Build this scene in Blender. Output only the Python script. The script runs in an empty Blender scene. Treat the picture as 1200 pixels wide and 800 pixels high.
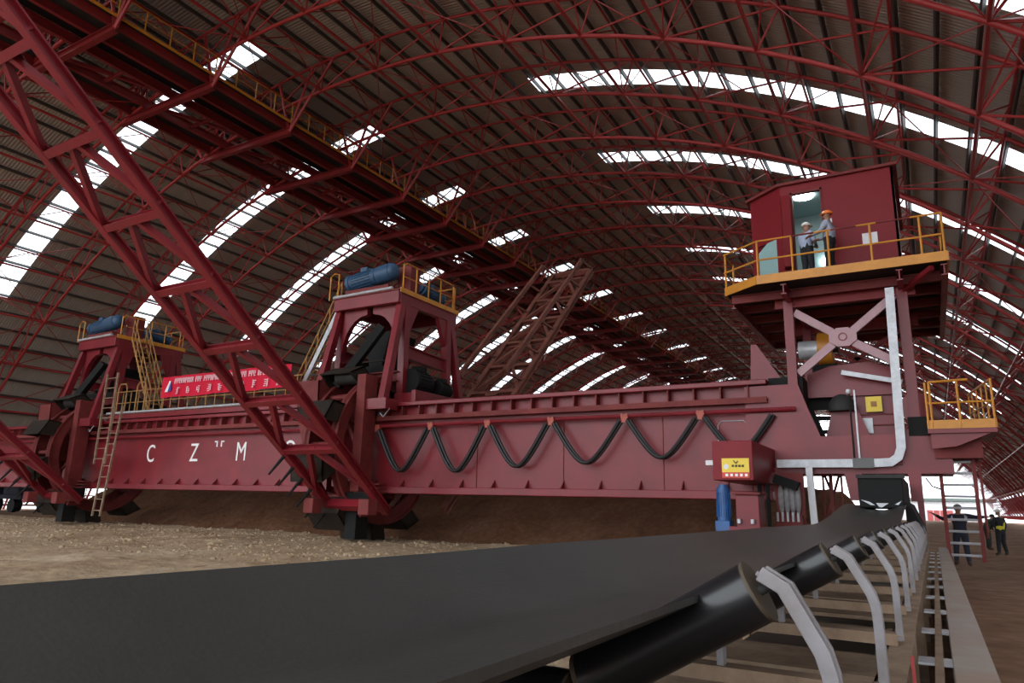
import bpy, bmesh, math, random
from mathutils import Vector, Matrix, Quaternion, noise
random.seed(7)
C = bpy.context.scene.collection
SC = bpy.context.scene
PI = math.pi
V = Vector

# ------------------------------------------------------------------ materials
def mat(name, col, rough=0.6, metal=0.0, var=0.0, vscale=2.0, col2=None, bump=0.0, bscale=20.0, spec=0.5):
    m = bpy.data.materials.new(name); m.use_nodes = True
    nt = m.node_tree; b = nt.nodes['Principled BSDF']
    b.inputs['Base Color'].default_value = (*col, 1)
    b.inputs['Roughness'].default_value = rough
    b.inputs['Metallic'].default_value = metal
    b.inputs['Specular IOR Level'].default_value = spec
    if var > 0 or col2 or bump > 0:
        tc = nt.nodes.new('ShaderNodeTexCoord')
    if var > 0 or col2:
        n = nt.nodes.new('ShaderNodeTexNoise'); n.inputs['Scale'].default_value = vscale
        n.inputs['Detail'].default_value = 6; n.inputs['Roughness'].default_value = 0.65
        nt.links.new(tc.outputs['Object'], n.inputs['Vector'])
        r = nt.nodes.new('ShaderNodeValToRGB')
        c2 = col2 if col2 else tuple(max(0, c * (1 - var)) for c in col)
        r.color_ramp.elements[0].position = 0.35; r.color_ramp.elements[1].position = 0.68
        r.color_ramp.elements[0].color = (*c2, 1); r.color_ramp.elements[1].color = (*col, 1)
        nt.links.new(n.outputs['Fac'], r.inputs['Fac'])
        nt.links.new(r.outputs['Color'], b.inputs['Base Color'])
    if bump > 0:
        n2 = nt.nodes.new('ShaderNodeTexNoise'); n2.inputs['Scale'].default_value = bscale
        n2.inputs['Detail'].default_value = 8
        nt.links.new(tc.outputs['Object'], n2.inputs['Vector'])
        bp = nt.nodes.new('ShaderNodeBump'); bp.inputs['Strength'].default_value = bump
        bp.inputs['Distance'].default_value = 0.05
        nt.links.new(n2.outputs['Fac'], bp.inputs['Height'])
        nt.links.new(bp.outputs['Normal'], b.inputs['Normal'])
    return m

M = {}
M['red'] = mat('red_paint', (0.215, 0.014, 0.022), 0.38, 0, 0.30, 0.9, spec=0.42)
M['truss'] = mat('truss_red_paint', (0.34, 0.030, 0.028), 0.45, 0, 0.2, 0.6, spec=0.3)
M['purlin'] = mat('dark_purlin_steel', (0.06, 0.05, 0.045), 0.6)
M['dusty'] = mat('dusty_red_paint', (0.20, 0.036, 0.032), 0.65, 0, 0, 1.3, (0.13, 0.018, 0.018), spec=0.3)
M['gantry'] = mat('gantry_red_paint', (0.22, 0.018, 0.020), 0.55, 0, 0.3, 0.7, spec=0.3)
M['palepink'] = mat('painted_sky_sheen_pink', (0.46, 0.27, 0.30), 0.5, 0, 0.2, 3)  # sky reflection on the X brace, put into its base colour
M['brown'] = mat('mottled_brown_steel', (0.24, 0.075, 0.05), 0.75, 0, 0.4, 2.0)  # brown with darker noise mottling, for the back harrow
M['cabred'] = mat('cabin_red_paint', (0.20, 0.012, 0.018), 0.42, 0, 0.12, 0.8, spec=0.2)
M['yellow'] = mat('yellow_paint', (0.62, 0.25, 0.02), 0.45, 0, 0.2, 3.0)
M['dullyellow'] = mat('dusty_yellow_paint', (0.38, 0.19, 0.05), 0.6, 0, 0.25, 3.0)
M['black'] = mat('black_steel', (0.010, 0.010, 0.010), 0.7, 0, 0.2, 3, spec=0.2)
M['darkgrey'] = mat('dark_grey_steel', (0.035, 0.034, 0.033), 0.65, 0, 0.3, 2, spec=0.25)
M['midgrey'] = mat('mid_grey_steel', (0.13, 0.13, 0.13), 0.6)
M['bucket'] = mat('worn_black_bucket', (0.014, 0.012, 0.011), 0.7, 0, 0, 4, (0.035, 0.024, 0.016), spec=0.2)
M['belt'] = mat('rubber_belt', (0.040, 0.038, 0.033), 0.42, 0, 0, 1.2, (0.027, 0.026, 0.023), 0.05, 60, 0.5)
M['roller'] = mat('black_gloss_roller', (0.008, 0.008, 0.009), 0.28)
M['galv'] = mat('galvanised_steel', (0.52, 0.53, 0.56), 0.42, 0.25, 0.25, 6)
M['bracket'] = mat('grey_painted_bracket', (0.27, 0.26, 0.275), 0.5, 0, 0, 5, (0.17, 0.15, 0.15))
M['capring'] = mat('brown_roller_cap', (0.055, 0.038, 0.022), 0.7)
M['dustysteel'] = mat('dusty_brown_steel', (0.34, 0.24, 0.16), 0.85, 0, 0, 5, (0.20, 0.13, 0.085))
M['kerb'] = mat('dusty_beam_paint', (0.33, 0.23, 0.165), 0.6, 0, 0, 1.6, (0.36, 0.32, 0.29), 0.1, 30)
M['white'] = mat('white_paint', (0.75, 0.75, 0.78), 0.45, 0, 0.15, 4)
M['letter'] = mat('white_lettering_paint', (0.8, 0.8, 0.8), 0.5)
M['blue'] = mat('blue_motor_paint', (0.02, 0.10, 0.30), 0.4, 0, 0.3, 5)
M['bluedark'] = mat('dull_blue_motor_paint', (0.03, 0.085, 0.17), 0.5, 0, 0.3, 5)
M['teal'] = mat('pale_teal_panel', (0.30, 0.48, 0.48), 0.5, 0, 0.15, 1.5)
M['cable'] = mat('black_cable', (0.012, 0.011, 0.012), 0.5)
M['orangecarrier'] = mat('rusty_carrier', (0.40, 0.09, 0.06), 0.6)
M['banner'] = mat('red_banner_cloth', (0.56, 0.012, 0.04), 0.75, spec=0.2)
M['fence'] = mat('faded_red_sheet', (0.62, 0.14, 0.14), 0.7)
M['bannertext'] = mat('pale_banner_print', (0.85, 0.55, 0.60), 0.7)
M['signyellow'] = mat('yellow_sign', (0.80, 0.58, 0.05), 0.5)
M['signred'] = mat('red_sign_band', (0.6, 0.05, 0.03), 0.5)
M['ink'] = mat('black_sign_print', (0.02, 0.02, 0.02), 0.6)
M['logoblue'] = mat('blue_logo_print', (0.03, 0.06, 0.35), 0.6)
M['skin'] = mat('skin', (0.30, 0.15, 0.09), 0.5)
M['hair'] = mat('grey_hair', (0.25, 0.24, 0.23), 0.8)
M['darkhair'] = mat('dark_hair', (0.02, 0.016, 0.014), 0.7)
M['navy'] = mat('navy_workwear', (0.018, 0.022, 0.045), 0.8, 0, 0.3, 8)
M['darkcloth'] = mat('dark_trousers', (0.015, 0.016, 0.02), 0.85)
M['greencloth'] = mat('dark_green_jacket', (0.025, 0.04, 0.03), 0.85)
M['lightblue'] = mat('pale_blue_shirt', (0.42, 0.50, 0.66), 0.8, 0, 0.2, 9)
M['greyshirt'] = mat('grey_blue_shirt', (0.36, 0.40, 0.50), 0.8, 0, 0.2, 9)
M['hivis'] = mat('yellow_hi_vis_cloth', (0.70, 0.65, 0.03), 0.7)
M['orangehat'] = mat('orange_helmet', (0.85, 0.20, 0.03), 0.35)
M['whitehat'] = mat('white_helmet', (0.75, 0.73, 0.66), 0.35)
M['boot'] = mat('brown_boots', (0.06, 0.035, 0.02), 0.7)
M['strip'] = mat('reflective_strip', (0.45, 0.45, 0.47), 0.4)
M['lamp'] = None
M['concretegrey'] = mat('grey_outdoor_yard', (0.45, 0.43, 0.40), 0.9)

def lamp_mat():
    m = bpy.data.materials.new('lit_ceiling_lamp'); m.use_nodes = True
    b = m.node_tree.nodes['Principled BSDF']
    b.inputs['Emission Color'].default_value = (1, 1, 1, 1); b.inputs['Emission Strength'].default_value = 22
    return m
M['lamp'] = lamp_mat()

def dirt_mat(name, cols, big, fine, bump):
    m = bpy.data.materials.new(name); m.use_nodes = True
    nt = m.node_tree; b = nt.nodes['Principled BSDF']; b.inputs['Roughness'].default_value = 0.95
    b.inputs['Specular IOR Level'].default_value = 0.15
    tc = nt.nodes.new('ShaderNodeTexCoord')
    n = nt.nodes.new('ShaderNodeTexNoise'); n.inputs['Scale'].default_value = big; n.inputs['Detail'].default_value = 10
    n.inputs['Roughness'].default_value = 0.7
    r = nt.nodes.new('ShaderNodeValToRGB')
    e = r.color_ramp.elements; e[0].position = 0.3; e[1].position = 0.72
    e[0].color = (*cols[0], 1); e[1].color = (*cols[2], 1)
    k = e.new(0.5); k.color = (*cols[1], 1)
    n2 = nt.nodes.new('ShaderNodeTexVoronoi'); n2.inputs['Scale'].default_value = fine
    mx = nt.nodes.new('ShaderNodeMix'); mx.data_type = 'RGBA'; mx.blend_type = 'MULTIPLY'; mx.inputs['Factor'].default_value = 0.55
    r2 = nt.nodes.new('ShaderNodeValToRGB'); r2.color_ramp.elements[0].color = (1.15, 1.12, 1.08, 1); r2.color_ramp.elements[1].color = (0.45, 0.42, 0.4, 1)
    nt.links.new(tc.outputs['Object'], n.inputs['Vector']); nt.links.new(n.outputs['Fac'], r.inputs['Fac'])
    nt.links.new(tc.outputs['Object'], n2.inputs['Vector']); nt.links.new(n2.outputs['Distance'], r2.inputs['Fac'])
    nt.links.new(r.outputs['Color'], mx.inputs['A']); nt.links.new(r2.outputs['Color'], mx.inputs['B'])
    nt.links.new(mx.outputs['Result'], b.inputs['Base Color'])
    n3 = nt.nodes.new('ShaderNodeTexNoise'); n3.inputs['Scale'].default_value = fine * 0.8; n3.inputs['Detail'].default_value = 10
    n3.inputs['Roughness'].default_value = 0.75
    nt.links.new(tc.outputs['Object'], n3.inputs['Vector'])
    bp = nt.nodes.new('ShaderNodeBump'); bp.inputs['Strength'].default_value = bump; bp.inputs['Distance'].default_value = 0.12
    nt.links.new(n3.outputs['Fac'], bp.inputs['Height']); nt.links.new(bp.outputs['Normal'], b.inputs['Normal'])
    return m
M['dirt'] = dirt_mat('packed_earth', [(0.22, 0.12, 0.075), (0.34, 0.20, 0.13), (0.44, 0.29, 0.19)], 0.35, 3.5, 0.9)
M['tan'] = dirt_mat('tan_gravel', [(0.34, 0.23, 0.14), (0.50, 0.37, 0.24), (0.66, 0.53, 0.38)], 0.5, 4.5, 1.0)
M['heap'] = dirt_mat('red_brown_crushed_stone', [(0.14, 0.062, 0.034), (0.20, 0.095, 0.05), (0.27, 0.14, 0.085)], 0.6, 5.0, 1.0)

def roof_mat():
    m = bpy.data.materials.new('corrugated_roof_sheet'); m.use_nodes = True
    nt = m.node_tree; b = nt.nodes['Principled BSDF']; b.inputs['Roughness'].default_value = 0.55
    tc = nt.nodes.new('ShaderNodeTexCoord')
    w = nt.nodes.new('ShaderNodeTexWave'); w.wave_type = 'BANDS'; w.bands_direction = 'Y'
    w.inputs['Scale'].default_value = 1.6; w.inputs['Distortion'].default_value = 0
    bp = nt.nodes.new('ShaderNodeBump'); bp.inputs['Strength'].default_value = 0.6; bp.inputs['Distance'].default_value = 0.05
    nt.links.new(tc.outputs['Object'], w.inputs['Vector']); nt.links.new(w.outputs['Fac'], bp.inputs['Height'])
    nt.links.new(bp.outputs['Normal'], b.inputs['Normal'])
    n = nt.nodes.new('ShaderNodeTexNoise'); n.inputs['Scale'].default_value = 0.5; n.inputs['Detail'].default_value = 6
    r = nt.nodes.new('ShaderNodeValToRGB')
    r.color_ramp.elements[0].color = (0.34, 0.295, 0.25, 1); r.color_ramp.elements[1].color = (0.46, 0.41, 0.35, 1)
    nt.links.new(tc.outputs['Object'], n.inputs['Vector']); nt.links.new(n.outputs['Fac'], r.inputs['Fac'])
    nt.links.new(r.outputs['Color'], b.inputs['Base Color'])
    return m
M['roof'] = roof_mat()

def pane_mat():
    m = bpy.data.materials.new('clear_roof_sheet'); m.use_nodes = True
    nt = m.node_tree; nt.nodes.remove(nt.nodes['Principled BSDF'])
    out = nt.nodes['Material Output']
    t = nt.nodes.new('ShaderNodeBsdfTransparent'); t.inputs['Color'].default_value = (0.80, 0.84, 0.86, 1)
    g = nt.nodes.new('ShaderNodeBsdfGlossy'); g.inputs['Roughness'].default_value = 0.3
    mx = nt.nodes.new('ShaderNodeMixShader'); mx.inputs['Fac'].default_value = 0.06
    nt.links.new(t.outputs['BSDF'], mx.inputs[1]); nt.links.new(g.outputs['BSDF'], mx.inputs[2])
    nt.links.new(mx.outputs['Shader'], out.inputs['Surface'])
    return m
M['pane'] = pane_mat()

# ------------------------------------------------------------------ mesh builder
class MB:
    def __init__(s): s.v = []; s.f = []
    def add(s, vs, fs):
        o = len(s.v); s.v += [tuple(v) for v in vs]; s.f += [tuple(i + o for i in f) for f in fs]; return s
    def box(s, x0, x1, y0, y1, z0, z1, rot=None, piv=None):
        vs = [V((x, y, z)) for x in (x0, x1) for y in (y0, y1) for z in (z0, z1)]
        if rot is not None:
            p = V(piv) if piv is not None else V(((x0+x1)/2, (y0+y1)/2, (z0+z1)/2))
            vs = [rot @ (v - p) + p for v in vs]
        return s.add(vs, [(0, 1, 3, 2), (4, 6, 7, 5), (0, 4, 5, 1), (2, 3, 7, 6), (0, 2, 6, 4), (1, 5, 7, 3)])
    def bar(s, p, q, w, h, up=(0, 0, 1)):            # rectangular section: w sideways, h along up
        p = V(p); q = V(q); d = (q - p).normalized(); up = V(up)
        if abs(d.dot(up)) > 0.98: up = V((0, 1, 0))
        x = d.cross(up).normalized(); z = x.cross(d).normalized()
        vs = [e + x * a * w / 2 + z * b * h / 2 for e in (p, q) for a, b in ((-1, -1), (1, -1), (1, 1), (-1, 1))]
        return s.add(vs, [(0, 1, 2, 3), (7, 6, 5, 4), (0, 4, 5, 1), (1, 5, 6, 2), (2, 6, 7, 3), (3, 7, 4, 0)])
    def ibeam(s, p, q, w, h, t=0.03, up=(0, 0, 1)):
        p = V(p); q = V(q); d = (q - p).normalized(); u = V(up)
        if abs(d.dot(u)) > 0.98: u = V((0, 1, 0))
        x = d.cross(u).normalized(); z = x.cross(d).normalized()
        o = z * (h / 2 - t / 2)
        s.bar(p + o, q + o, w, t, up); s.bar(p - o, q - o, w, t, up); s.bar(p, q, t, h - 2 * t, up)
        return s
    def tube(s, p, q, r, n=6, r2=None, caps=True):
        p = V(p); q = V(q); d = (q - p).normalized(); r2 = r if r2 is None else r2
        a = d.orthogonal().normalized(); b = d.cross(a)
        vs = []
        for e, rr in ((p, r), (q, r2)):
            for i in range(n):
                t = 2 * PI * i / n; vs.append(e + a * math.cos(t) * rr + b * math.sin(t) * rr)
        fs = [(i, (i + 1) % n, n + (i + 1) % n, n + i) for i in range(n)]
        if caps: fs += [tuple(range(n - 1, -1, -1)), tuple(range(n, 2 * n))]
        return s.add(vs, fs)
    def path(s, pts, r, n=8):
        pts = [V(p) for p in pts]; rings = []; a = None
        for i, p in enumerate(pts):
            d = (pts[min(i + 1, len(pts) - 1)] - pts[max(i - 1, 0)]).normalized()
            if a is None: a = d.orthogonal().normalized()
            a = (a - d * a.dot(d)).normalized(); b = d.cross(a)
            rings.append([p + a * math.cos(2*PI*k/n) * r + b * math.sin(2*PI*k/n) * r for k in range(n)])
        vs = [v for rg in rings for v in rg]; m = len(pts)
        fs = [(i*n+k, i*n+(k+1) % n, (i+1)*n+(k+1) % n, (i+1)*n+k) for i in range(m-1) for k in range(n)]
        fs += [tuple(range(n-1, -1, -1)), tuple(range((m-1)*n, m*n))]
        return s.add(vs, fs)
    def zig(s, pts, r, n=6):                          # sharp zigzag of one bent tube, ring kept square to the plane of the zigzag
        pts = [V(p) for p in pts]; vs = []; m = len(pts); ref = None
        for i, p in enumerate(pts):
            j = min(max(i, 1), m - 2); e1 = pts[j] - pts[j-1]; e2 = pts[j+1] - pts[j]
            pl = e1.cross(e2)
            pl = pl.normalized() if pl.length > 1e-5 else V(ref if ref else e1.orthogonal().normalized())
            if ref is not None and pl.dot(ref) < 0: pl = -pl
            ref = pl
            d1 = (p - pts[i-1]).normalized() if i else (pts[1] - p).normalized()
            d2 = (pts[i+1] - p).normalized() if i < m - 1 else d1
            n1 = pl.cross(d1); n2 = pl.cross(d2); sd = n1 + n2
            if sd.length < .35: sd = d1.cross(pl) if sd.length < 1e-4 else sd.normalized() * .35
            sd = sd.normalized() / max(.4, sd.length / 2)
            for q in range(n):
                t = 2 * PI * q / n; vs.append(p + pl * math.cos(t) * r + sd * math.sin(t) * r)
        fs = [(i*n+q, i*n+(q+1) % n, (i+1)*n+(q+1) % n, (i+1)*n+q) for i in range(m-1) for q in range(n)]
        return s.add(vs, fs)
    def strip(s, pts, wdir, w, tdir_fn, t):           # bent flat bar along pts, width w along wdir
        pts = [V(p) for p in pts]; wd = V(wdir).normalized(); vs = []
        for i, p in enumerate(pts):
            d = (pts[min(i+1, len(pts)-1)] - pts[max(i-1, 0)]).normalized(); nn = d.cross(wd).normalized()
            vs += [p - wd*w/2 - nn*t/2, p + wd*w/2 - nn*t/2, p + wd*w/2 + nn*t/2, p - wd*w/2 + nn*t/2]
        m = len(pts)
        fs = [(i*4+k, i*4+(k+1) % 4, (i+1)*4+(k+1) % 4, (i+1)*4+k) for i in range(m-1) for k in range(4)]
        return s.add(vs, fs + [(3, 2, 1, 0), tuple(range((m-1)*4, m*4))])
    def poly(s, pts, off):                            # extruded polygon
        pts = [V(p) for p in pts]; off = V(off); n = len(pts)
        return s.add(pts + [p + off for p in pts], [tuple(range(n-1, -1, -1)), tuple(range(n, 2*n))] +
                     [(i, (i+1) % n, n+(i+1) % n, n+i) for i in range(n)])
    def annulus(s, c, r0, r1, x0, x1, a0=0, a1=2*PI, n=40):     # ring plate whose axis is X
        c = V(c); vs = []; closed = abs(a1 - a0 - 2*PI) < 1e-6
        m = n if closed else n + 1
        for i in range(m):
            t = a0 + (a1 - a0) * i / n
            for x, r in ((x0, r0), (x1, r0), (x1, r1), (x0, r1)):
                vs.append(c + V((x, math.cos(t) * r, math.sin(t) * r)))
        fs = []
        for i in range(n):
            j = (i + 1) % m
            for k in range(4): fs.append((i*4+k, i*4+(k+1) % 4, j*4+(k+1) % 4, j*4+k))
        if not closed: fs += [(0, 1, 2, 3), ((m-1)*4+3, (m-1)*4+2, (m-1)*4+1, (m-1)*4)]
        return s.add(vs, fs)
    def sphere(s, c, rx, ry, rz, n=12, m=8, zmin=-1.0):
        c = V(c); vs = []; fs = []
        for j in range(m + 1):
            ph = -PI/2 + PI * j / m; z = max(math.sin(ph), zmin)
            for i in range(n):
                t = 2*PI*i/n; vs.append(c + V((rx*math.cos(ph)*math.cos(t), ry*math.cos(ph)*math.sin(t), rz*z)))
        for j in range(m):
            for i in range(n): fs.append((j*n+i, j*n+(i+1) % n, (j+1)*n+(i+1) % n, (j+1)*n+i))
        return s.add(vs, fs)
    def build(s, name, m, parent=None, smooth=False, bevel=0):
        me = bpy.data.meshes.new(name); me.from_pydata(s.v, [], s.f)
        bm = bmesh.new(); bm.from_mesh(me); bmesh.ops.recalc_face_normals(bm, faces=bm.faces); bm.to_mesh(me); bm.free()
        me.materials.append(M[m] if isinstance(m, str) else m)
        if smooth:
            for p in me.polygons: p.use_smooth = True
            me.set_sharp_from_angle(angle=math.radians(40))
        o = bpy.data.objects.new(name, me); C.objects.link(o)
        if bevel:
            bv = o.modifiers.new('edge', 'BEVEL'); bv.width = bevel; bv.segments = 2; bv.limit_method = 'ANGLE'
        attach(o, parent)
        return o

def attach(o, parent):
    if parent is None: return
    o.parent = parent
    inv = Matrix.Identity(4); p = parent
    w = Matrix.Identity(4)
    chain = []
    while p: chain.append(p); p = p.parent
    for p in reversed(chain): w = w @ p.matrix_parent_inverse @ p.matrix_basis
    o.matrix_parent_inverse = w.inverted()

def thing(name, label, cat, loc=(0, 0, 0), group=None):
    o = bpy.data.objects.new(name, None); C.objects.link(o); o.location = loc; o.empty_display_size = 0.2
    o['label'] = label; o['category'] = cat
    if group: o['group'] = group
    return o
def tag(o, label, cat, group=None, kind=None):
    o['label'] = label; o['category'] = cat
    if group: o['group'] = group
    if kind: o['kind'] = kind
    return o
def struct(o, label, cat):
    o['kind'] = 'structure'; o['label'] = label; o['category'] = cat; return o
ORD = ['first', 'second', 'third', 'fourth', 'fifth', 'sixth', 'seventh', 'eighth', 'ninth', 'tenth', 'eleventh', 'twelfth',
       'thirteenth', 'fourteenth', 'fifteenth', 'sixteenth', 'seventeenth', 'eighteenth', 'nineteenth', 'twentieth',
       'twenty-first', 'twenty-second', 'twenty-third', 'twenty-fourth', 'twenty-fifth', 'twenty-sixth', 'twenty-seventh', 'twenty-eighth', 'twenty-ninth', 'thirtieth']
ORD += ['thirty-' + o_ for o_ in ORD[:9]] + ['fortieth'] + ['forty-' + o_ for o_ in ORD[:9]]

# ------------------------------------------------------------------ hall (arched shed along Y)
HX, HZ, RIN = -26.2, -19.75, 44.8          # circle centre (x, z) and inner chord radius
RTOP, RPUR, ROUT = 46.75, 47.05, 47.25
BAY, Y0 = 5.38, 15.6                       # truss pitch, one truss plane
YN, YF = Y0 - 6 * BAY + BAY/2, Y0 + 36 * BAY
DPH = math.radians(5.43); PH0 = math.radians(1.9)
PHS = [PH0 + DPH * k for k in range(-12, 12)]
def arc(r, ph, y): return V((HX + r * math.sin(ph), y, HZ + r * math.cos(ph)))
PHL, PHR = math.radians(-61.5), math.radians(57.6)       # cladding ends above the open strip at the foot

# --- roof cladding with holes for the clear strips
trusses = [Y0 + BAY * k for k in range(-4, 37)]
sky = [Y0 + BAY * (k + 0.5) for k in range(-5, 35, 2)]   # mid-bay clear strips in every other bay
sky = [y for y in sky]
SW = 0.80
dp = DPH / 3
phs = []
p = PHL
while p < PHR - 1e-6: phs.append(p); p += dp
phs.append(PHR)
aL0, aL1 = math.radians(-42), math.radians(-6.8)
aR0, aR1 = math.radians(8.6), math.radians(46)
phs = sorted(set([x for x in phs if min(abs(x - a) for a in (aL0, aL1, aR0, aR1)) > 0.004] + [aL0, aL1, aR0, aR1]))
ys = [YN]
for y in sky:
    if y - SW > YN and y + SW < YF: ys += [y - SW, y + SW]
ys.append(YF)
cl = MB(); panes = {}
grid = {}
for j, y in enumerate(ys):
    for i, ph in enumerate(phs): grid[(i, j)] = arc(ROUT, ph, y)
for j in range(len(ys) - 1):
    issky = j % 2 == 1
    for i in range(len(phs) - 1):
        mid = (phs[i] + phs[i+1]) / 2
        q = [grid[(i, j)], grid[(i+1, j)], grid[(i+1, j+1)], grid[(i, j+1)]]
        side = 'l' if aL0 < mid < aL1 else ('r' if aR0 < mid < aR1 else None)
        if issky and side: panes.setdefault((j // 2, side), MB()).add(q, [(0, 1, 2, 3)])
        else: cl.add(q, [(0, 1, 2, 3)])
o = cl.build('ceiling', 'roof', None); struct(o, 'brown grey corrugated sheet lining of the arched roof', 'ceiling')
wn = 1
for (k, sd), mb in sorted(panes.items()):
    o = mb.build('window_%d' % wn, 'pane'); wn += 1
    struct(o, 'bright clear roof strip, %s from the camera on the %s slope' % (ORD[k], 'left' if sd == 'l' else 'right'), 'skylight')
# right-hand foot: white eave strip, clear band, lower red cladding; then open
def zarc(z): return math.acos((z - HZ) / ROUT)
def foot(name, z0, z1, m, side, label, cat):
    mb = MB(); a0, a1 = zarc(z0) * side, zarc(z1) * side
    n = 24
    for k in range(n):
        y0 = YN + (YF - YN) * k / n; y1 = YN + (YF - YN) * (k + 1) / n
        mb.add([arc(ROUT, a0, y0), arc(ROUT, a1, y0), arc(ROUT, a1, y1), arc(ROUT, a0, y1)], [(0, 1, 2, 3)])
    return struct(mb.build(name, m), label, cat)
zR = HZ + ROUT * math.cos(PHR); zL = HZ + ROUT * math.cos(PHL)
foot('window_%d' % wn, 6.35, 7.0, 'pane', 1, 'upper bright strip along the foot of the right slope', 'skylight'); wn += 1
foot('trim_1', zR, 7.0, 'roof', 1, 'sheet edge above the bright strips on the right', 'trim')
foot('trim_2', 5.75, 6.35, 'darkgrey', 1, 'dark band between the two bright strips on the right', 'trim')
foot('window_%d' % wn, 5.2, 5.75, 'pane', 1, 'lower bright strip along the foot of the right slope', 'skylight'); wn += 1
foot('wall_right', 2.3, 5.2, 'dusty', 1, 'dark red sheeting below the bright strips on the right', 'wall')
foot('wall_left', 2.6, zL, 'roof', -1, 'brown sheeting at the foot of the left slope', 'wall')

# --- arch trusses
for n, y in enumerate(trusses):
    near = y < 60
    t = thing('arch_truss', 'red arch truss spanning the hall, %s in the row from the camera' % ORD[n],
              'roof truss', arc(RIN, PHS[0], y), 'red arch trusses of the hall')
    ns = 10 if near else 6
    sub = 2
    def arcpts(r):
        out = []
        for i in range(len(PHS) - 1):
            for s_ in range(sub): out.append(arc(r, PHS[i] + DPH * s_ / sub, y))
        out.append(arc(r, PHS[-1], y)); return out
    MB().path([arc(RTOP, PHS[0] - DPH*0.35, y)] + arcpts(RTOP) + [arc(RTOP, PHS[-1] + DPH*0.35, y)], 0.085, ns).build('upper_chord', 'truss', t, True)
    MB().path([arc(RTOP - .5, PHS[0] - DPH*0.35, y)] + arcpts(RIN) + [arc(RTOP - .5, PHS[-1] + DPH*0.35, y)], 0.10, ns).build('lower_chord', 'truss', t, True)
    zz_ = []
    for ph in PHS: zz_ += [arc(RTOP, ph, y), arc(RIN, ph, y)]
    MB().zig(zz_, 0.05, 6).build('zigzag_web', 'truss', t, True)
# --- lengthwise girders at every panel point
for i, ph in enumerate(PHS):
    t = thing('lengthwise_girder', 'red braced tie running along the roof, %s line up from the left foot' % ORD[i],
              'roof girder', arc(RIN, ph, trusses[0]), 'red lengthwise roof girders')
    MB().tube(arc(RIN, ph, trusses[0]), arc(RIN, ph, trusses[-1]), 0.08, 6).build('lower_tube', 'truss', t, True)
    MB().tube(arc(RTOP, ph, trusses[0]), arc(RTOP, ph, trusses[-1]), 0.065, 6).build('upper_tube', 'truss', t, True)
    zz_ = []; zb = []
    for k in range(len(trusses) - 1):
        a, b = trusses[k], trusses[k+1]; m_ = (a + b) / 2
        zz_ += [arc(RIN, ph, a), arc(RTOP, ph, m_)]
        if i < len(PHS) - 1: zb.append(arc(RIN, PHS[i + (i + k) % 2], a))
    zz_.append(arc(RIN, ph, trusses[-1]))
    MB().zig(zz_, 0.036, 5).build('zigzag_web', 'truss', t, True)
    if zb: MB().zig(zb, 0.028, 5).build('wind_brace', 'truss', t, True)
# --- purlins
ph = PHS[0]
while ph < PHR:
    if ph > PHL:
        o = MB().bar(arc(RPUR, ph, YN), arc(RPUR, ph, YF), 0.09, 0.22, up=(math.sin(ph), 0, math.cos(ph))).build('purlin', 'purlin')
        tag(o, 'dark purlin under the roof sheets running the length of the hall', 'purlin', 'dark roof purlins')
    ph += dp

# ------------------------------------------------------------------ ground
def hgt(x, y):
    p = V((x, y, 0))
    h = 0.10 * noise.noise(p * 0.35) + 0.05 * noise.noise(p * 1.1 + V((9, 3, 0))) + 0.03 * noise.noise(p * 3.1)
    d = min(1.0, max(0.0, (-1.9 - x) / 3.0)) if x < 0 else min(1.0, max(0.0, (x - 0.6) / 2.0)) * 0.45
    return h * d
def gridmesh(x0, x1, y0, y1, sx, sy, fn):
    mb = MB(); nx = int((x1 - x0) / sx); ny = int((y1 - y0) / sy)
    vs = [(x0 + sx*i, y0 + sy*j, fn(x0 + sx*i, y0 + sy*j)) for j in range(ny + 1) for i in range(nx + 1)]
    fs = [(j*(nx+1)+i, j*(nx+1)+i+1, (j+1)*(nx+1)+i+1, (j+1)*(nx+1)+i) for j in range(ny) for i in range(nx)]
    return mb.add(vs, fs)
o = gridmesh(-72, 18, -24, 210, 0.5, 0.5, hgt).build('floor', 'dirt', None, True); struct(o, 'bare tan earth floor of the hall', 'floor')
g = MB(); g.box(-300, 300, -200, 500, -0.5, -0.15)
struct(g.build('ground_outside', 'concretegrey'), 'pale yard outside the hall', 'ground')
def heap(x, y):
    u = (y - 22.6); r = 0
    ends = min(1, max(0, (x + 46.6) / 1.6)) * min(1, max(0, (-1.5 - x) / 1.7)) * (.85 + .15 * min(1, max(0, (x + 33) / 5)))
    if u > 0: r = min(u * 0.62, 2.5, max(0, (38 - y) * 0.6))
    n = 0.25 * noise.noise(V((x, y, 0)) * 0.5) + 0.1 * noise.noise(V((x, y, 4)) * 1.6) + 0.05 * noise.noise(V((x, y, 7)) * 4)
    return -0.25 + ends * r + n * (0.4 + ends * 0.6) if r > 0 else -0.25 + n * 0.5
o = gridmesh(-48, -1, 22.2, 38.4, 0.3, 0.3, heap).build('stone_heap', 'heap', None, True)
tag(o, 'low red brown heap of crushed stone behind and beneath the long girder', 'heap', None, 'stuff')
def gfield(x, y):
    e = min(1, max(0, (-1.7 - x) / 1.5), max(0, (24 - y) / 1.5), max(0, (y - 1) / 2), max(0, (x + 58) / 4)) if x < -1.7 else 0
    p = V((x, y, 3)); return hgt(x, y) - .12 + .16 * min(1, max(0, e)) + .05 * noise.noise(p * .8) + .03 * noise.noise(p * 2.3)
st = gridmesh(-58, -1.6, 1, 24, 0.3, 0.3, gfield)
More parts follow.
